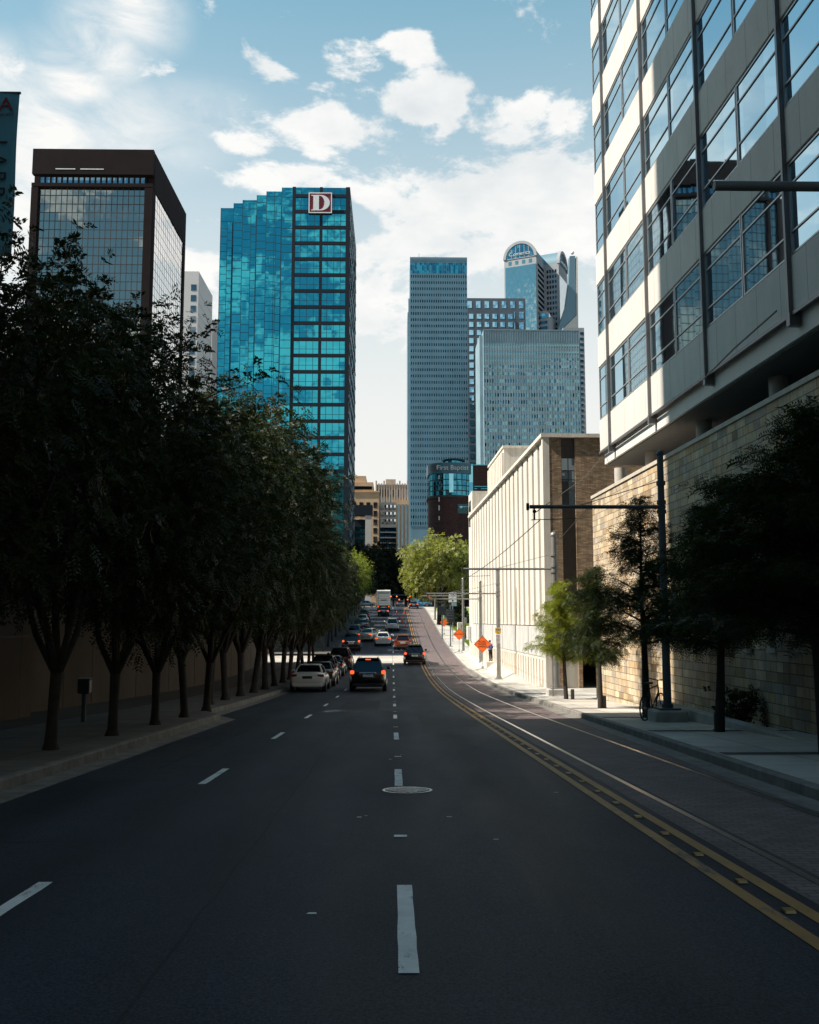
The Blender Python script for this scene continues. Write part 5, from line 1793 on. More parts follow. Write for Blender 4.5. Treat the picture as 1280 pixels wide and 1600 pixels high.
# contact wires
M_WIRE = material('copper_wire', (.05, .045, .04), .5)
def wire(name, pts, r_, label, cat='wire'):
    o = MB().polytube(pts, [r_] * len(pts), 5).build(name, M_WIRE)
    return tag(o, label, cat)
stations = [(9.2, X(1152, 9.2, 800) + .15), (24.2, X(834, 24.2, 800) + .15), (42.3, X(727, 42.3, 800) + .15), (62, 3.75), (81, 3.75), (99, 3.78), (150, 3.8)]
hts = {9.2: Z(291, 9.2, 1200) - .35, 24.2: G(24.2) + 5.22, 42.3: G(42.3) + 5.35, 62: G(62) + 5.3, 81: G(81) + 5.4, 99: G(99) + 5.5, 150: G(150) + 5.7}
pts = []
for (ya, xa), (yb, xb) in zip(stations[1:-1], stations[2:]):
    for k in range(6):
        f = k / 6
        pts.append((xa + (xb - xa) * f, ya + (yb - ya) * f, hts[ya] + (hts[yb] - hts[ya]) * f - .10 * math.sin(math.pi * f)))
pts.append((3.8, 150, hts[150]))
wire('contact_wire', pts, .012, 'thin tram contact wire strung from arm to arm above the rails')
wire('stay_cable', [at(1232, 486, 19.0) + Vector((-.25, 0, 0)), at(1160, 545, 21.6) + Vector((-.2, 0, 0)), at(1112, 592, 24.3) + Vector((-.2, 0, 0))], .022, 'dark stay cable slung along the underside of the pale facade')
wire('span_wire', [at(838, 800, 24.2), at(915, 745, 33.0), at(952, 700, 37.5)], .013, 'thin span wire rising from the pole arm to the office block corner')
wire('guy_wire', [at(868, 850, 42.3), at(925, 786, 38.6)], .013, 'thin guy wire running past the brown brick wall')

# bollard lights along the right-hand pavement
M_BOLL = material('bollard_paint', (.02, .02, .02), .45)
b0 = None
for (px, Y_, lab) in [(895, 38.3, 'short black bollard beside the thin-trunked sunlit cypress'), (944, 31.3, 'short black bollard at the pale sunlit end of the stone wall'), (1120, 21.0, 'short black bollard beside the slender leaning cypress')]:
    loc = (X(px, Y_, 1100), Y_, G(Y_) + .15)
    if b0 is None:
        mb = MB(); mb.tube((0, 0, 0), (0, 0, .36), .075, n=14); mb.tube((0, 0, 0), (0, 0, .02), .11, n=14)
        b0 = mb.build('bollard', M_BOLL, loc=loc)
        c0 = MB().tube((0, 0, .362), (0, 0, .40), .068, n=14).build('cap', M_POLE_DARK, b0)
        tag(b0, lab, 'bollard', 'bollards between the cypress trees')
    else:
        o = b0.copy(); COL.objects.link(o); o.location = loc; o['label'] = lab
        c = c0.copy(); COL.objects.link(c); c.parent = o

# orange diamond work signs on spring stands
M_ORANGE = material('sign_orange', (.95, .15, .012), .45, var=.05)
M_BLACK = material('sign_black', (.015, .012, .012), .6)
M_STAND = material('stand_metal', (.42, .42, .40), .4, metal=.7)
def work_sign(px, py, Y_, half, lines, label, py_base):
    c = at(px, py, Y_)
    g0 = G(Y_) + kerb_h(Y_)
    t = thing('work_sign', label, 'road sign', (c.x, Y_, g0), R(-3), 'orange road work signs')
    hz = max(c.z - g0, half + .3)
    MB().prism([(0, hz - half), (half, hz), (0, hz + half), (-half, hz)], 'y', -.012, .012).build('panel', M_ORANGE, t)
    mb = MB()
    k = half * .93
    for (a, b) in (((0, -k), (k, 0)), ((k, 0), (0, k)), ((0, k), (-k, 0)), ((-k, 0), (0, -k))):
        mb.tube((a[0], -.0135, hz + a[1]), (b[0], -.0135, hz + b[1]), .010, n=4)
    mb.build('border', M_BLACK, t)
    if lines:
        lettering('\n'.join(lines), half * .31, M_BLACK, t, (0, -.016, hz), space=.9, extrude=.002)
    mb = MB()
    mb.tube((0, .05, .12), (0, .05, hz + half * .9), .022, n=8)
    for (a, b) in ((-.5, -.42), (.5, -.42), (-.5, .48), (.5, .48)):
        mb.tube((0, .05, .22), (a, b, .02), .018, n=8)
    mb.bbox(-.09, .09, -.04, .14, .12, .34, .02); mb.bbox(-.06, .06, -.03, .06, hz + half * .9, hz + half * 1.08, .01)
    mb.build('stand', M_STAND, t)
work_sign(754, 1006.5, 73.0, 13.3 / 1487 * 73, ['ROAD', 'WORK', 'AHEAD'], 'nearest and largest orange diamond sign reading ROAD WORK AHEAD', 1044)
work_sign(717.5, 991, 97.0, 9.2 / 1487 * 97, ['1', 'LANE ENDS', ''], 'middle one of the orange diamond signs along the pavement', 1018)
work_sign(694.0, 972.5, 121.0, 6.6 / 1487 * 125, None, 'farthest orange diamond sign along the pavement, by the dark sign boxes', 987)

# post with two dark changeable sign boxes and a white lane sign
M_BOX = material('dark_sign_box', (.018, .026, .035), .4)
Y_ = 106.0
xb = X(704, Y_, 960)
t = thing('box_sign', 'dark hooded sign box on a post beside the farthest orange sign', 'sign', (xb, Y_, G(Y_) + .02))
h0 = lambda p: Z(p, Y_, 704) - G(Y_) - .02
MB().tube((0, 0, 0), (0, 0, h0(945)), .07, n=12).build('post', M_POLE_DARK, t)
mb = MB(); mb.bbox(-.42, .40, -.24, .05, h0(972), h0(952), .03); mb.build('sign_box', M_BOX, t)
mb = MB()
for p in (954.5, 958, 962, 966):
    mb.box(-.36, .30, -.246, -.242, h0(p) - .02, h0(p) + .02)
mb.box(-.36, -.26, -.246, -.242, h0(960.5), h0(959)); mb.box(-.36, -.26, -.246, -.242, h0(970), h0(968.5))
mb.build('faint_stripe', material('faint_stripe', (.14, .17, .19), .5), t)
MB().bbox(-.22, .22, -.22, .22, 0, .05, .01).build('base_plate', M_POLE_DARK, t)
Y_ = 116.0
xb = X(691, Y_, 955)
t = thing('box_sign', 'dark hooded sign box half hidden behind the nearer sign box', 'sign', (xb, Y_, G(Y_) + .02))
h0 = lambda p: Z(p, Y_, 691) - G(Y_) - .02
MB().tube((0, 0, 0), (0, 0, h0(945)), .07, n=12).build('post', M_POLE_DARK, t)
MB().bbox(-.42, .42, -.2, .05, h0(961), h0(947), .03).build('sign_box', M_BOX, t)
Y_ = 112.0
xb = X(707.5, Y_, 955)
t = thing('lane_sign', 'white lane sign with dark marks on a slim post above the sign boxes', 'sign', (xb, Y_, G(Y_) + .02))
h0 = lambda p: Z(p, Y_, 707) - G(Y_) - .02
MB().tube((0, .03, 0), (0, .03, h0(925)), .04, n=10).build('post', M_POLE, t)
MB().bbox(-.46, .46, -.03, -.005, h0(941), h0(926), .01).build('panel', M_SIGN_WHITE, t)
mb = MB(); mb.prism([(-.15, h0(938.3)), (0, h0(940)), (.15, h0(938.3)), (.05, h0(938)), (.03, h0(937)), (-.03, h0(937)), (-.05, h0(938))], 'y', -.036, -.031)
mb.box(-.14, -.05, -.036, -.031, h0(930.5), h0(929)); mb.box(.03, .12, -.036, -.031, h0(930), h0(928.5)); mb.build('mark', M_BLACK, t)
MB().bbox(-.12, .46, -.03, -.004, h0(947), h0(942), .01).build('lower_panel', material('sign_teal_grey', (.22, .36, .40), .5), t)

# signs fixed to the poles
Y_ = 61.7
t = thing('bus_stop_sign', 'yellow sign with a blue picture panel fixed on a silver pole', 'sign', (X(778, Y_, 985), Y_, Z(996, Y_, 778)))
MB().bbox(-.19, .19, -.10, -.075, .27, .62, .008).build('panel', material('sign_yellow', (.85, .46, .01), .45), t)
MB().box(-.14, .16, -.106, -.101, .44, .57).build('picture', material('sign_blue', (.12, .28, .36), .5), t)
MB().box(-.05, .05, -.106, -.101, .31, .34).build('mark', M_BLACK, t)
t = thing('parking_sign', 'narrow white sign with reddish lines below the yellow sign on its pole', 'sign', (X(778, Y_, 985), Y_, Z(1005, Y_, 778)))
MB().bbox(-.15, .15, -.10, -.075, .0, .58, .008).build('panel', M_SIGN_WHITE, t)
mb = MB()
for k in range(6):
    mb.box(-.11, .11, -.106, -.101, .06 + k * .085, .09 + k * .085)
mb.build('line', material('sign_dull_red', (.35, .12, .10), .6), t)
Y_ = 41.4
t = thing('trail_sign', 'small dark green sign with white arrow on a slim post by a tree', 'sign', (X(864.2, Y_, 1080), Y_, G(Y_) + .15))
zp = Z(1010, Y_, 868) - G(Y_) - .15
MB().tube((0, 0, 0), (0, 0, zp + .3), .035, n=10).build('post', M_POLE, t)
sg_ = MB().bbox(-.04, .37, -.055, -.035, zp - .13, zp + .14, .006).build('panel', material('sign_green', (.005, .11, .075), .45), t)
mb = MB(); mb.prism([(.0, zp + .02), (.055, zp + .08), (.11, zp + .02), (.07, zp + .02), (.07, zp - .06), (.04, zp - .06), (.04, zp + .02)], 'y', -.061, -.056)
mb.build('arrow', M_SIGN_WHITE, sg_)
mb = MB(); mb.box(.15, .26, -.061, -.056, zp + .035, zp + .065); mb.box(.15, .34, -.061, -.056, zp - .045, zp - .01); mb.build('line', M_SIGN_WHITE, sg_)
MB().prism([(.05, zp + .16), (.37, zp + .16), (.37, zp + .34), (.22, zp + .24)], 'y', -.05, -.035).build('yellow_panel', material('sign_yellow', (.85, .46, .01), .45), t)

# traffic cones standing as slim delineators in the upper lane
M_DELIN = material('delineator_orange', (.75, .12, .05), .5)
d0 = None
for (px, Y_, lab) in [(634, 136, 'slim orange lane post nearest to the white hatchback'), (629, 143, 'slim orange lane post, second up the hill'), (624.5, 152, 'slim orange lane post, third up the hill'), (620, 161, 'slim orange lane post, fourth up the hill'), (632, 166, 'slim orange lane post nearest to the junction')]:
    loc = (X(px, Y_, 960), Y_, G(Y_) + .003)
    if d0 is None:
        mb = MB(); mb.polytube([(0, 0, .06), (0, 0, 1.0)], [.085, .055], 12); mb.tube((0, 0, 0), (0, 0, .062), .26, n=16)
        d0 = mb.build('lane_post', M_DELIN, loc=loc)
        mb = MB(); mb.tube((0, 0, .55), (0, 0, .65), .074, n=12); mb.tube((0, 0, .76), (0, 0, .86), .069, n=12); e0 = mb.build('white_band', M_SIGN_WHITE, d0)
        tag(d0, lab, 'lane post', 'orange lane posts')
    else:
        o = d0.copy(); COL.objects.link(o); o.location = loc; o['label'] = lab
        c = e0.copy(); COL.objects.link(c); c.parent = o

# traffic signals at the junction
M_SIG = material('signal_housing', (.02, .02, .02), .5)
M_SIG_TEAL = material('signal_mast_paint', (.06, .13, .15), .45)
M_RED_LAMP = material('red_lamp', (.5, .05, .01), .4, emit=(1.0, .13, .02), estr=1.6)
def signal_head(t, x_, z_):
    h = MB().bbox(x_ - .19, x_ + .19, -.14, .12, z_ - .55, z_ + .55, .03).build('signal_head', M_SIG, t)
    mb = MB()
    for dz in (-.34, 0):
        mb.tube((x_, -.142, z_ + dz), (x_, -.155, z_ + dz), .12, n=14)
    mb.build('dark_lens', M_BOX, h)
    MB().tube((x_, -.142, z_ + .34), (x_, -.17, z_ + .34), .15, n=14).build('red_lens', M_RED_LAMP, h)
def mast(px_pole, px_tip, py_arm, Y_, heads, label, py_heads):
    xp = X(px_pole, Y_, 930)
    t = thing('traffic_signal', label, 'traffic signal', (xp, Y_, G(Y_) + .02))
    za = Z(py_arm, Y_, px_pole) - G(Y_)
    MB().polytube([(0, 0, 0), (0, 0, za + .5)], [.16, .12], 12).build('pole', M_SIG_TEAL, t)
    xt = X(px_tip, Y_, 930) - xp
    MB().polytube([(0, 0, za), (xt, 0, za + .05)], [.1, .06], 10).build('arm', M_SIG_TEAL, t)
    for (p, q) in zip(heads, py_heads):
        xx = X(p, Y_, 930) - xp
        signal_head(t, xx, Z(q, Y_, p) - G(Y_) - .34)
    return t, xp, za
t, xp, za = mast(692, 644, 911.5, 192, [670.5], 'long traffic signal mast reaching over the tram track with a red light', [915.5])
MB().bbox(X(658, 192, 930) - xp, X(664, 192, 930) - xp, -.03, -.01, za - .35, za + .2, .01).build('street_plate', M_SIGN_WHITE, t)
mast(700, 648, 919, 196, [673], 'second traffic signal mast behind the first with one red light', [923.5])
mast(645, 606, 930, 213, [611, 620, 640.5], 'traffic signal mast beyond the junction with three red lights', [932, 932, 932])
mast(600, 626, 936, 222, [624, 637], 'low far traffic signal with two red lights under the dark trees', [937, 937])
t = thing('work_sign', 'small orange sign standing at the junction behind the blue car', 'road sign', (X(672, 205, 935), 205, G(205)), 0, 'orange road work signs')
MB().prism([(0, 1.1), (.75, 2.0), (0, 2.9), (-.75, 2.0)], 'y', -.02, .02).build('panel', M_ORANGE, t)
MB().tube((0, .05, 0), (0, .05, 2.6), .03, n=8).build('stand', M_STAND, t)
# low white bollards and ticket posts on the lawn edge
for (px, Y_, hgt, lab) in [(716, 118, 1.9, 'pale square gate pier at the edge of the sunlit lawn'), (728, 128, 1.8, 'slim grey post on the lawn beside the silver pole')]:
    w_ = .35 if px == 716 else .16
    x_ = max(X(px, Y_, 970), 8.3)
    o = MB().bbox(x_ - w_, x_ + w_, Y_ - w_, Y_ + w_, G(Y_), G(Y_) + hgt, .04).build('gate_pier' if px == 716 else 'lawn_post', M_PALE if px == 716 else M_POLE)
    tag(o, lab, 'pier' if px == 716 else 'post')

# museum banner
M_BANNER = material('banner_blue', (.065, .24, .33), .75, var=.08, vscale=1.2)
M_BANNER_RED = material('banner_red', (.16, .02, .025), .7)
M_BANNER_BLACK = material('banner_black', (.012, .010, .014), .7)
BNY = 14.6
bxr = X(30.5, BNY, 148)
bt, bbm = Z(147, BNY, 15), Z(400, BNY, 10)
t = thing('street_banner', 'blue hanging street banner with dark red letter A and OF ART', 'banner', (bxr, BNY, G(BNY) + .15))
o_ = G(BNY) + .15
bwid = .78
rows = []
for k in range(15):
    z_ = bt - (bt - bbm) * k / 14 - o_
    rows.append([(-bwid + bwid * j / 8 + (0 if j < 8 else -.012 * math.sin(k * .5)), .015 * math.sin(j * .9 + k * .45), z_) for j in range(9)])
ban = MB().grid(rows)
bo = ban.build('cloth', M_BANNER, t, smooth=True)
md = bo.modifiers.new('thickness', 'SOLIDIFY'); md.thickness = .006
mb = MB(); mb.tube((-bwid - .12, .0, bt - o_ + .02), (.02, .0, bt - o_ + .02), .022, n=10); mb.build('rod', M_POLE_DARK, t)
MB().polytube([(-bwid - .15, .02, 0), (-bwid - .15, .02, bt - o_ + 1.2)], [.09, .06], 14).build('pole', M_POLE_DARK, t)
kx = lambda p: (p - 30.5) / 1487 * BNY
lettering('A', .30, M_BANNER_RED, t, (kx(11.0), -.035, Z(165, BNY, 10) - o_), extrude=.003, scale=(1.12, 1.05, 1))
lettering('OF ART', .062, M_BANNER_RED, t, (kx(12.0), -.035, Z(181, BNY, 10) - o_), extrude=.003, scale=(1.15, 1, 1))
for ch, py, sc in (('I', 224, .30), ('A', 252, .30), ('B', 277, .30), ('B', 301, .30)):
    lettering(ch, sc, M_BANNER_BLACK, t, (kx(4.5), -.035, Z(py, BNY, 5) - o_), rot=(R(90), R(90), 0), extrude=.003, scale=(1.1, 1.0, 1))

# parking pay box by the trees
pb = thing('parking_meter', 'dark box on a slim post among the street trees, its top catching light', 'parking meter', (X(131, 24.5, 1110), 24.5, G(24.5) + .13))
MB().tube((0, 0, 0), (0, 0, .75), .06, n=10).build('post', M_POLE_DARK, pb)
MB().bbox(-.15, .15, -.12, .12, .72, 1.08, .03).build('box', material('meter_paint', (.05, .055, .06), .35), pb)
MB().bbox(-.165, .165, -.135, .135, 1.081, 1.11, .012).build('lid', M_POLE, pb)

for i, (x_, y_) in enumerate([(-5.9, 2.4), (-5.95, -1.4), (-5.9, -5.2), (-5.9, -9.3), (-5.9, -13.5)]):
    put_tree('street_tree', VAR[(i * 5 + 3) % 6], (x_, y_, G(y_) + .14), i * 2.1, .9, 'street tree beside and behind the photographer, %s along that stretch' % ORD[i + 1], 'tree', 'street trees behind the photographer')

# ================================================================== VEHICLES
def paint(name, c, metal=.3, rough=.32):
    return material('paint_' + name, c, rough, metal=metal, var=.04, vscale=1.0, coat=.7)
M_TYRE = material('tyre_rubber', (.012, .012, .012), .85)
M_RIM = material('alloy_rim', (.42, .42, .43), .3, metal=.9)
M_CARGLASS = mirror_glass('car_glass', (.42, .55, .60), (5, 5), .0, .003, (.006, .008, .01), .11)
M_TRIM = material('black_trim', (.014, .014, .015), .55)
M_TAIL = material('tail_lens', (.22, .012, .010), .25, coat=.5)
M_TAIL_ON = material('tail_lens_lit', (.5, .05, .02), .3, emit=(1.0, .11, .02), estr=.9)
M_PLATE = material('number_plate', (.55, .57, .57), .5)
M_HEAD = material('head_lens', (.6, .62, .63), .15, coat=.6)
M_CHROME = material('chrome', (.75, .75, .75), .15, metal=1.0, var=.02)

KINDS_ = {
    # L, halfwidth, H, belt z, rear deck z, rear glass base (y from rear), roof rear y, roof front y, windscreen base y
    'sedan': (4.75, .915, 1.43, .97, .99, .72, 1.62, 2.75, 3.55),
    'suv': (4.65, .95, 1.73, 1.10, 1.06, .10, .42, 2.75, 3.55),
    'hatch': (4.30, .90, 1.54, 1.02, 1.0, .10, .55, 2.5, 3.3),
    'crossover': (4.5, .92, 1.66, 1.06, 1.03, .12, .55, 2.65, 3.45),
}
def section(y, w, z0, z1):
    f = [(0, 0), (.70, 0), (.88, .03), (.97, .14), (1.0, .34), (1.0, .58), (.975, .80), (.92, .93), (.80, .99), (0, 1.0)]
    half = [(w * a, y, z0 + (z1 - z0) * b) for a, b in f]
    return half + [(-p[0], p[1], p[2]) for p in half[::-1][1:-1]]

def loft(secs, cap=True):
    n = len(secs[0])
    V = [p for s in secs for p in s]
    F = []
    for i in range(len(secs) - 1):
        for k in range(n):
            k2 = (k + 1) % n
            F.append((i * n + k, i * n + k2, (i + 1) * n + k2, (i + 1) * n + k))
    if cap:
        F.append(tuple(range(n))[::-1]); F.append(tuple(range((len(secs) - 1) * n, len(secs) * n)))
    return V, F

def bil(q, u, v):
    a = q[0].lerp(q[1], u); b = q[3].lerp(q[2], u)
    return a.lerp(b, v)

def make_car(kind, mat, X_, Y_, label, rz=0.0, lit=False, high=False, rails=False, group='cars in the street', name='car', plate_dark=False, mirrors=True, dz=0.0):
    L, hw, H, belt, deck, rg, rr_, rf, ws = KINDS_[kind]
    t = thing(name, label, 'car', (X_, Y_, G(Y_) + dz), 0, group, rot=(math.atan(slope(Y_)) * math.cos(rz), 0, rz))
    y0 = -L / 2
    box_back = kind != 'sedan'
    S = [section(y0 + .00, hw * .72, .42, deck - .14), section(y0 + .05, hw * .88, .34, deck - .04), section(y0 + .22, hw * .97, .27, deck),
         section(y0 + .62, hw, .24, deck + .01), section(y0 + 1.3, hw, .22, belt), section(y0 + 2.6, hw, .22, belt - .02), section(y0 + 3.4, hw, .22, belt - .06),
         section(y0 + L - .75, hw * .98, .24, belt - .17), section(y0 + L - .25, hw * .91, .28, belt - .26), section(y0 + L, hw * .70, .40, belt - .36)]
    V, F = loft(S)
    body = MB().add(V, F).build('body', mat, t, smooth=True)
    # cabin: painted shell with panes set just proud of it
    wb, wt_ = (hw * .84, hw * .57) if kind == 'sedan' else (hw * .86, hw * .61)
    zb = belt - .04
    cab = []
    lv = [(0.0, wb, rg, ws), (.5, (wb * .55 + wt_ * .45), rg + (rr_ - rg) * .45, ws - (ws - rf) * .48), (.88, wt_ * 1.04, rg + (rr_ - rg) * .9, rf + (ws - rf) * .10), (.97, wt_ * .94, rr_ + .06, rf - .06), (1.0, wt_ * .72, rr_ + .28, rf - .30)]
    rings = []
    for (f, w, ya, yb) in lv:
        z_ = zb + (H - zb) * f
        if f == 0: z_ = zb - .06
        rings.append([(-w, y0 + ya, z_), (w, y0 + ya, z_), (w, y0 + yb, z_), (-w, y0 + yb, z_)])
    V = [p for r_ in rings for p in r_]
    F = []
    for i in range(len(rings) - 1):
        for k in range(4):
            F.append((i * 4 + k, i * 4 + (k + 1) % 4, (i + 1) * 4 + (k + 1) % 4, (i + 1) * 4 + k))
    F.append(tuple(range((len(rings) - 1) * 4, len(rings) * 4)))
    MB().add(V, F).build('cabin', mat, t, smooth=True)
    def pane(nm, i0, i1, k, u0, u1, v0, v1, off=.008):
        mid = []
        for lev in (i0, i1):
            mid.append((Vector(rings[lev][k]), Vector(rings[lev][(k + 1) % 4])))
        q = [mid[0][0], mid[0][1], mid[1][1], mid[1][0]]
        P = [bil(q, u0, v0), bil(q, u1, v0), bil(q, u1 - (u1 - u0) * .015, v1), bil(q, u0 + (u1 - u0) * .015, v1)]
        n = (P[1] - P[0]).cross(P[3] - P[0]).normalized()
        # follow the bend of the shell at the middle ring
        u_m = (u0 + u1) / 2
        pm = [Vector(rings[1][k]).lerp(Vector(rings[1][(k + 1) % 4]), u_) for u_ in (u0, u1)]
        rows = [[P[0], P[1]], pm, [P[3], P[2]]]
        m_ = MB().grid([[tuple(p + n * off) for p in r_] for r_ in rows])
        return m_.build(nm, M_CARGLASS, t)
    pane('rear_window', 0, 2, 0, .05, .95, .12, .96)
    pane('windscreen', 0, 2, 2, .06, .94, .15, .96)
    for k in (1, 3):
        for (u0, u1) in ((.13, .47), (.51, .86)):
            a, b = (u0, u1) if k == 1 else (1 - u1, 1 - u0)
            pane('side_window', 0, 2, k, a, b, .16, .93)
    # rear details
    zl = deck - .13 if kind == 'sedan' else deck - .02
    tl = M_TAIL_ON if lit else M_TAIL
    for s in (-1, 1):
        mb = MB()
        if box_back:
            mb.bbox(s * hw * .86 - .11, s * hw * .86 + .10, y0 - .005, y0 + .26, zl - .12, zl + .06, .03)
        else:
            mb.bbox(s * hw * .76 - .17, s * hw * .76 + .17, y0 - .012, y0 + .24, zl - .07, zl + .06, .03)
        mb.build('tail_light', tl, t)
    if high:
        zh = H - .06
        mb = MB().bbox(-.14, .14, y0 + rr_ - .05, y0 + rr_ + .02, zh - .03, zh + .03, .01); mb.build('brake_light', M_TAIL_ON, t)
    MB().bbox(-.26, .26, y0 - .022, y0 + .03, deck - .30, deck - .16, .01).build('number_plate', M_TRIM if plate_dark else M_PLATE, t)
    MB().bbox(-hw * .86, hw * .86, y0 - .03, y0 + .3, .26, .46, .05).build('bumper', M_TRIM if box_back else mat, t)
    if box_back:
        MB().bbox(-.42, .42, y0 - .02, y0 + .05, deck - .11, deck - .05, .012).build('chrome_strip', M_CHROME, t)
        MB().bbox(-hw * .60, hw * .60, y0 + rr_ - .16, y0 + rr_ + .3, H - .035, H + .012, .012).build('roof_spoiler', mat, t)
    for s in (-1, 1):
        mb = MB(); mb.bbox(s * hw * .72 - .22, s * hw * .72 + .20, y0 + L - .28, y0 + L - .02, belt - .46, belt - .32, .03); mb.build('headlight', M_HEAD, t)
        if mirrors:
            mb = MB(); mb.bbox(s * (hw + .12) - .11, s * (hw + .12) + .11, y0 + ws - .52, y0 + ws - .36, belt - .02, belt + .14, .04); mb.build('wing_mirror', mat, t)
        if rails:
            mb = MB(); mb.polytube([(s * wt_ * .86, y0 + rr_ + .2, H - .01), (s * wt_ * .86, y0 + rr_ + .3, H + .05), (s * wt_ * .86, y0 + rf - .3, H + .05), (s * wt_ * .86, y0 + rf - .15, H - .02)], [.018] * 4, 6); mb.build('roof_rail', M_TRIM, t)
    mb = MB()
    for z_ in (.62, .80):
        pass
    wr = .345 if box_back else .325
    for ya in (y0 + .86, y0 + L - .92):
        for s in (-1, 1):
            xc = s * (hw - .085)
            w = MB()
            w.polytube([(xc - .11, ya, wr), (xc - .085, ya, wr), (xc + .085, ya, wr), (xc + .11, ya, wr)], [wr * .94, wr, wr, wr * .94], 22)
            wo = w.build('wheel', M_TYRE, t, smooth=True)
            m2 = MB(); m2.tube((xc + s * .105, ya, wr), (xc + s * .125, ya, wr), wr * .64, wr * .60, n=18)
            m2.build('rim', M_RIM, wo)
            # wheel arch lip
            arch = MB()
            for k in range(10):
                a0, a1 = math.pi * k / 10, math.pi * (k + 1) / 10
                ri, ro = wr + .02, wr + .075
                xs_ = s * (hw + .004)
                arch.add([(xs_, ya + r_ * math.cos(a), wr + r_ * math.sin(a)) for r_, a in ((ri, a0), (ro, a0), (ro, a1), (ri, a1))], [(0, 1, 2, 3) if s > 0 else (3, 2, 1, 0)])
            arch.build('wheel_arch', M_TRIM, t)
    return t

P_WHITE = paint('white', (.62, .62, .60), 0, .3)
P_PEARL = paint('pearl', (.66, .65, .62), .05)
P_BLACK = paint('black', (.008, .008, .009), .1, .25)
P_GREY = paint('grey', (.05, .055, .06), .4)
P_SILVER = paint('silver', (.30, .31, .32), .6)
P_MAROON = paint('maroon', (.06, .010, .010), .3)
P_ORANGE = paint('orange', (.26, .050, .012), .3)
P_GOLD = paint('cream', (.52, .47, .38), .1)
P_BLUE = paint('blue', (.05, .20, .33), .2)
P_DKBLUE = paint('dark_blue', (.018, .03, .05), .4)

# moving traffic
make_car('suv', P_BLACK, X(575, 50.5, 1060), 52.6, 'large black SUV with brake lights lit, ahead in the middle of the road', lit=True, high=True, rails=True)
make_car('crossover', P_BLACK, X(648, 83, 1030), 84.3, 'small black crossover with amber lit lights beside the yellow lines', lit=True, rails=True)
make_car('sedan', P_WHITE, X(598.5, 107, 1000), 109.0, 'white sedan waiting between the cream sedan and the orange hatchback', lit=True)
make_car('hatch', P_ORANGE, X(629.5, 101, 1005), 103.0, 'burnt orange hatchback in the lane beside the yellow lines')
make_car('sedan', P_GOLD, X(577, 112, 990), 115.0, 'cream sedan turned slightly out of its lane behind parked cars', rz=R(-14), lit=True)
make_car('crossover', P_WHITE, X(613, 128, 975), 130.0, 'white hatchback climbing the hill below the orange lane posts')
make_car('sedan', P_BLACK, X(599.5, 160, 955), 161.0, 'dark sedan with red lights right behind the white box truck', lit=True, high=True)
make_car('sedan', P_DKBLUE, X(646.5, 183, 950), 184.5, 'dark sedan with red lights stopped at the junction beside the track', lit=True, high=True)
make_car('hatch', P_BLUE, X(659, 200.5, 945), 200.5, 'light blue hatchback crossing the junction sideways', rz=R(78))
make_car('sedan', P_SILVER, X(625.5, 216, 945), 216.0, 'silver car seen beyond the junction between the lane posts', lit=True)
make_car('sedan', P_SILVER, X(570, 214, 948), 214.0, 'grey car half hidden beside the box truck beyond the junction', rz=R(90), mirrors=False)

# parked row
PX_ = -4.72
make_car('sedan', P_PEARL, X(480, 50, 1060), 52.4, 'white sedan parked nearest in the kerbside row', group='cars parked along the kerb', plate_dark=True)
make_car('sedan', P_GREY, X(500, 57, 1050), 58.4, 'dark grey sedan parked directly ahead of the white sedan', group='cars parked along the kerb')
make_car('crossover', P_BLACK, X(507, 63.5, 1045), 64.5, 'black crossover third in the kerbside row', group='cars parked along the kerb')
make_car('sedan', P_DKBLUE, X(519, 69.5, 1030), 70.4, 'dark blue sedan parked behind the maroon SUV', group='cars parked along the kerb')
make_car('suv', P_MAROON, X(532, 77, 1020), 78.0, 'maroon SUV parked last before the sunlit gap', group='cars parked along the kerb', rails=True)
make_car('suv', P_BLACK, X(549.5, 101, 1000), 102.2, 'black SUV just beyond the sunlit gap beside the cream sedan', lit=True, group='cars parked along the kerb', high=False)
make_car('crossover', P_SILVER, X(554, 117.5, 985), 118.5, 'silver crossover parked under trees beyond the black SUV', group='cars parked along the kerb')
make_car('sedan', P_GREY, X(566, 131, 975), 131.5, 'grey sedan parked uphill of the silver crossover', group='cars parked along the kerb')
make_car('sedan', P_SILVER, X(567, 141, 970), 141.5, 'pale sedan parked farthest but one up the hill', group='cars parked along the kerb')
make_car('hatch', P_DKBLUE, X(569, 150, 965), 150.5, 'dark hatchback parked farthest up the hill', group='cars parked along the kerb')

# box truck
TY_ = 172.0
M_TRUCK = material('truck_white', (.62, .62, .60), .5, var=.05)
tr = thing('box_truck', 'white box truck with tall rear door driving towards the junction', 'truck', (X(599.5, TY_, 940), TY_ + 3, G(TY_ + 3)), 0, rot=(math.atan(slope(TY_ + 3)), 0, 0))
MB().bbox(-1.22, 1.22, -3.0, 1.9, 1.05, 3.75, .03).build('cargo_box', M_TRUCK, tr)
mb = MB(); mb.bbox(-1.1, 1.1, -3.03, -3.001, 1.15, 3.5, .01)
door = mb.build('rear_door', M_TRUCK, tr)
mb = MB()
for k in range(5):
    mb.box(-1.1, 1.1, -3.036, -3.031, 1.55 + k * .42, 1.565 + k * .42)
mb.build('door_joint', M_SLOT, door)
mb = MB(); mb.box(-1.22, 1.22, -3.06, -3.005, 3.55, 3.74); mb.box(-1.2, -1.11, -3.05, -3.005, 1.1, 3.54); mb.box(1.11, 1.2, -3.05, -3.005, 1.1, 3.54); mb.build('door_frame', M_FASCIA, tr)
mb = MB()
for k in range(7):
    mb.box(-.52 + k * .15, -.42 + k * .15, -3.042, -3.037, 2.02, 2.20 - (.05 if k % 2 else 0))
mb.build('faded_mark', M_SLOT, tr)
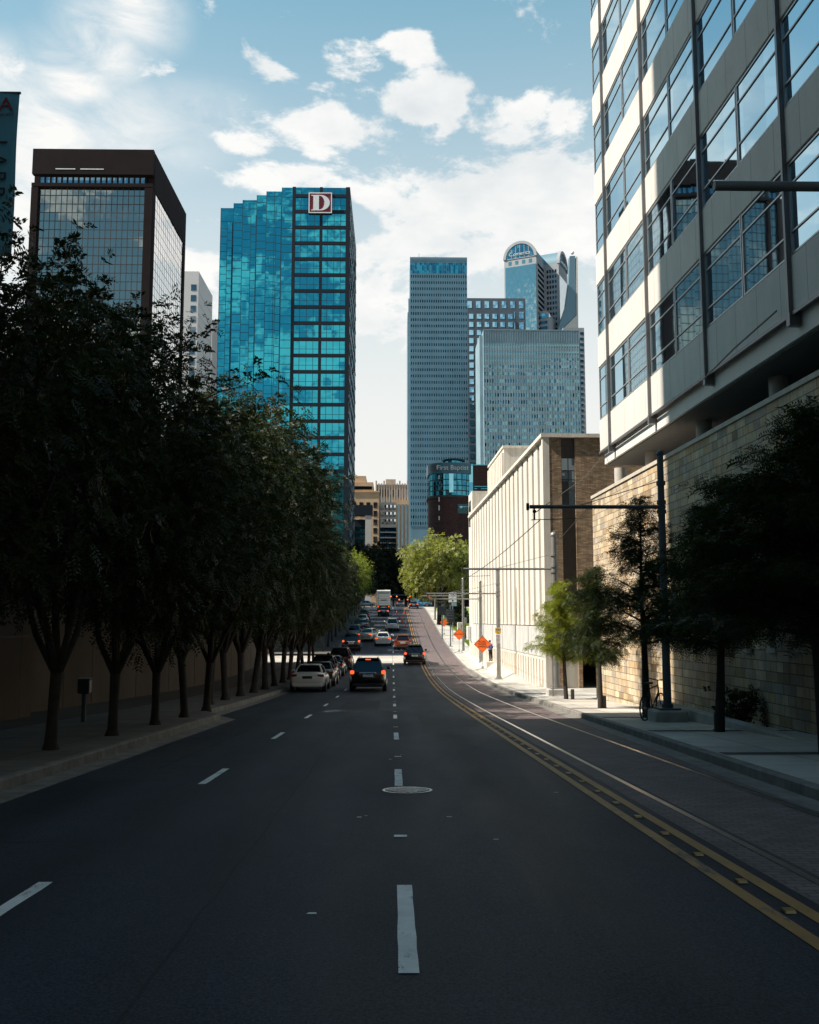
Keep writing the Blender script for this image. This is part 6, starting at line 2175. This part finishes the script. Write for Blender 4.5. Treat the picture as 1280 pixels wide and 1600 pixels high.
MB().bbox(-1.05, 1.05, 2.05, 3.9, .6, 2.5, .2).build('cab', M_TRUCK, tr)
MB().bbox(-1.0, 1.0, -2.95, 3.6, .55, 1.0, .04).build('chassis', M_TRIM, tr)
MB().bbox(-1.18, 1.18, -3.15, -2.96, .5, .72, .03).build('bumper', M_TRIM, tr)
for s in (-1, 1):
    MB().bbox(s * .95 - .1, s * .95 + .1, -3.06, -2.97, .82, .98, .02).build('tail_light', M_TAIL_ON, tr)
    for ya in (-1.7, 2.7):
        w = MB(); w.tube((s * .98 - .16, ya, .46), (s * .98 + .16, ya, .46), .46, n=20); wo = w.build('wheel', M_TYRE, tr)
        MB().tube((s * .98 + s * .161, ya, .46), (s * .98 + s * .175, ya, .46), .26, n=16).build('rim', M_RIM, wo)

# ================================================================== BICYCLE
def bicycle(loc, rz):
    t = thing('bicycle', 'black bicycle leaning by a dark pole in front of the stone wall', 'bicycle', loc, rz)
    m = M_BOLL
    wr = .33
    for y_ in (-.52, .52):
        w = MB().torus((0, y_, wr), wr - .02, .02, 'x', 28, 8).build('wheel', M_TYRE, t, smooth=True)
        s = MB()
        for k in range(14):
            a = 2 * math.pi * k / 14
            s.tube((0, y_, wr), (0, y_ + (wr - .03) * math.cos(a), wr + (wr - .03) * math.sin(a)), .0025, n=4)
        s.tube((-.04, y_, wr), (.04, y_, wr), .02, n=8)
        s.build('spokes', M_STAND, w)
    mb = MB()
    head_t, head_b, seat_t, bb_ = (0, .36, .86), (0, .39, .70), (0, -.20, .80), (0, -.06, .30)
    for a, b, r_ in ((head_t, seat_t, .016), (head_b, bb_, .019), (seat_t, bb_, .016), (bb_, (0, -.52, wr), .011), (seat_t, (0, -.52, wr), .010), (head_t, head_b, .02), (head_b, (0, .52, wr), .013)):
        mb.tube(a, b, r_, n=8)
    mb.tube(seat_t, (0, -.23, .92), .013, n=8); mb.tube(head_t, (0, .345, .98), .013, n=8)
    mb.build('frame', m, t, smooth=True)
    MB().bbox(-.08, .08, -.37, -.10, .92, .97, .03).build('saddle', M_TRIM, t)
    mb = MB().polytube([(-.30, .24, 1.03), (-.22, .33, 1.03), (0, .345, .99), (.22, .33, 1.03), (.30, .24, 1.03)], [.013] * 5, 8); mb.build('handlebar', m, t, smooth=True)
    mb = MB(); mb.torus(bb_, .09, .008, 'x', 18, 6); mb.tube((-.06, -.06, .30), (-.06, .06, .18), .009, n=6); mb.tube((.06, -.06, .30), (.06, -.18, .42), .009, n=6)
    mb.bbox(-.15, -.06, .02, .10, .17, .19, .005); mb.bbox(.06, .15, -.22, -.14, .41, .43, .005); mb.build('crank', M_STAND, t)
bicycle((X(1021, 25.0, 1120), 25.0, G(25.0) + .152), R(-38))

# ================================================================== PERSON
M_SKIN = material('skin', (.36, .20, .13), .55)
M_SHIRT = material('blue_shirt', (.08, .10, .30), .8, var=.12)
M_TROUSER = material('dark_trousers', (.012, .012, .016), .8)
M_HAIR = material('dark_hair', (.015, .010, .008), .7)
M_SHOE = material('black_shoe', (.01, .01, .01), .5)
def skin_body(name, verts, edges, rad, mat, parent, root=0, levels=2):
    me = bpy.data.meshes.new(name)
    me.from_pydata([Vector(v) for v in verts], edges, [])
    o = bpy.data.objects.new(name, me); COL.objects.link(o); o.parent = parent
    me.materials.append(mat)
    sk = o.modifiers.new('skin', 'SKIN')
    if not me.skin_vertices:
        bpy.context.view_layer.objects.active = o
    sv = me.skin_vertices[0].data
    for i, r_ in enumerate(rad):
        sv[i].radius = (r_, r_) if not hasattr(r_, '__len__') else r_
        sv[i].use_root = (i == root)
    ss = o.modifiers.new('subdiv', 'SUBSURF'); ss.levels = levels; ss.render_levels = levels
    sk.use_smooth_shade = True
    return o
PY_ = 74.5
pt = thing('person', 'person in blue shirt and dark trousers standing head bowed by the pale wall', 'person', (X(767, PY_, 1015), PY_, G(PY_) + kerb_h(PY_) + walk_rise(PY_) + .08), R(25))
pt.scale = (.92, .92, .92)
s_ = .95
V = [(0, 0, .93), (0, .01, 1.10), (0, .03, 1.28), (0, .05, 1.42), (0, .085, 1.50), (0, .13, 1.57), (0, .16, 1.66),          # pelvis, waist, chest, neck, head
     (.10, 0, .88), (.11, .03, .50), (.11, -.02, .09), (.11, .12, .04),
     (-.10, 0, .88), (-.11, .0, .50), (-.11, -.04, .09), (-.11, .10, .04),
     (.19, .04, 1.40), (.24, .02, 1.14), (.17, .20, 1.02), (.12, .27, 1.05),
     (-.19, .04, 1.40), (-.24, .02, 1.14), (-.17, .20, 1.02), (-.12, .27, 1.05)]
E = [(0, 1), (1, 2), (2, 3), (3, 4), (4, 5), (5, 6), (0, 7), (7, 8), (8, 9), (9, 10), (0, 11), (11, 12), (12, 13), (13, 14), (3, 15), (15, 16), (16, 17), (17, 18), (3, 19), (19, 20), (20, 21), (21, 22)]
rad = [.13, .12, .135, .12, .052, .085, .09, .085, .062, .042, .038, .085, .062, .042, .038, .055, .042, .030, .028, .055, .042, .030, .028]
nv = len(V)
for s in (1, -1):                                       # five fingers on each hand
    for k, (dx, ln) in enumerate(((-.028, .07), (-.010, .085), (.008, .08), (.025, .065))):
        b = len(V)
        hx = s * .12 + dx
        V += [(hx, .30, 1.06), (hx - s * .01, .33, 1.075), (hx - s * .02, .33 + ln * .3, 1.10)]
        E += [(18 if s > 0 else 22, b), (b, b + 1), (b + 1, b + 2)]
        rad += [.010, .009, .008]
    b = len(V)
    V += [(s * .085, .26, 1.08), (s * .065, .28, 1.11)]
    E += [(17 if s > 0 else 21, b), (b, b + 1)]
    rad += [.011, .009]
body = skin_body('body', V, E, rad, M_SKIN, pt)
sh = skin_body('shirt', [(0, 0, .92), (0, .01, 1.10), (0, .03, 1.28), (0, .05, 1.43), (.19, .04, 1.40), (.24, .02, 1.14), (.185, .17, 1.04), (-.19, .04, 1.40), (-.24, .02, 1.14), (-.185, .17, 1.04)],
               [(0, 1), (1, 2), (2, 3), (3, 4), (4, 5), (5, 6), (3, 7), (7, 8), (8, 9)], [.155, .145, .16, .13, .075, .060, .048, .075, .060, .048], M_SHIRT, pt)
tz = skin_body('trousers', [(0, 0, .95), (.10, 0, .88), (.11, .03, .50), (.11, -.02, .08), (-.10, 0, .88), (-.11, 0, .50), (-.11, -.04, .08)],
               [(0, 1), (1, 2), (2, 3), (0, 4), (4, 5), (5, 6)], [.155, .108, .085, .068, .108, .085, .068], M_TROUSER, pt)
for s, yo in ((1, -.02), (-1, -.04)):
    MB().ball((s * .11, yo + .07, .045), (.05, .145, .05), 12, 8).build('shoe', M_SHOE, pt, smooth=True)
MB().ball((0, .145, 1.69), (.100, .108, .085), 14, 10).build('hair', M_HAIR, pt, smooth=True)
mb = MB(); mb.ball((0, .255, 1.62), (.016, .022, .022), 8, 6); mb.build('nose', M_SKIN, pt, smooth=True)
for s in (-1, 1):
    MB().ball((s * .036, .238, 1.645), (.012, .008, .009), 8, 6).build('eye', M_SHOE, pt)
    MB().ball((s * .095, .15, 1.63), (.014, .026, .034), 8, 6).build('ear', M_SKIN, pt)
MB().ball((0, .243, 1.585), (.026, .010, .008), 8, 6).build('mouth', M_MAROON if False else material('lip', (.28, .10, .08), .5), pt)
# low pale ledge by the person's feet
lg = MB().bbox(X(758, PY_, 1030), X(774, PY_, 1030), PY_ - .9, PY_ + .6, G(PY_) - .1, G(PY_) + kerb_h(PY_) + walk_rise(PY_) + .08, .02).build('stone_ledge', M_PALE)
tag(lg, 'low pale ledge on which the person in the blue shirt stands', 'ledge')
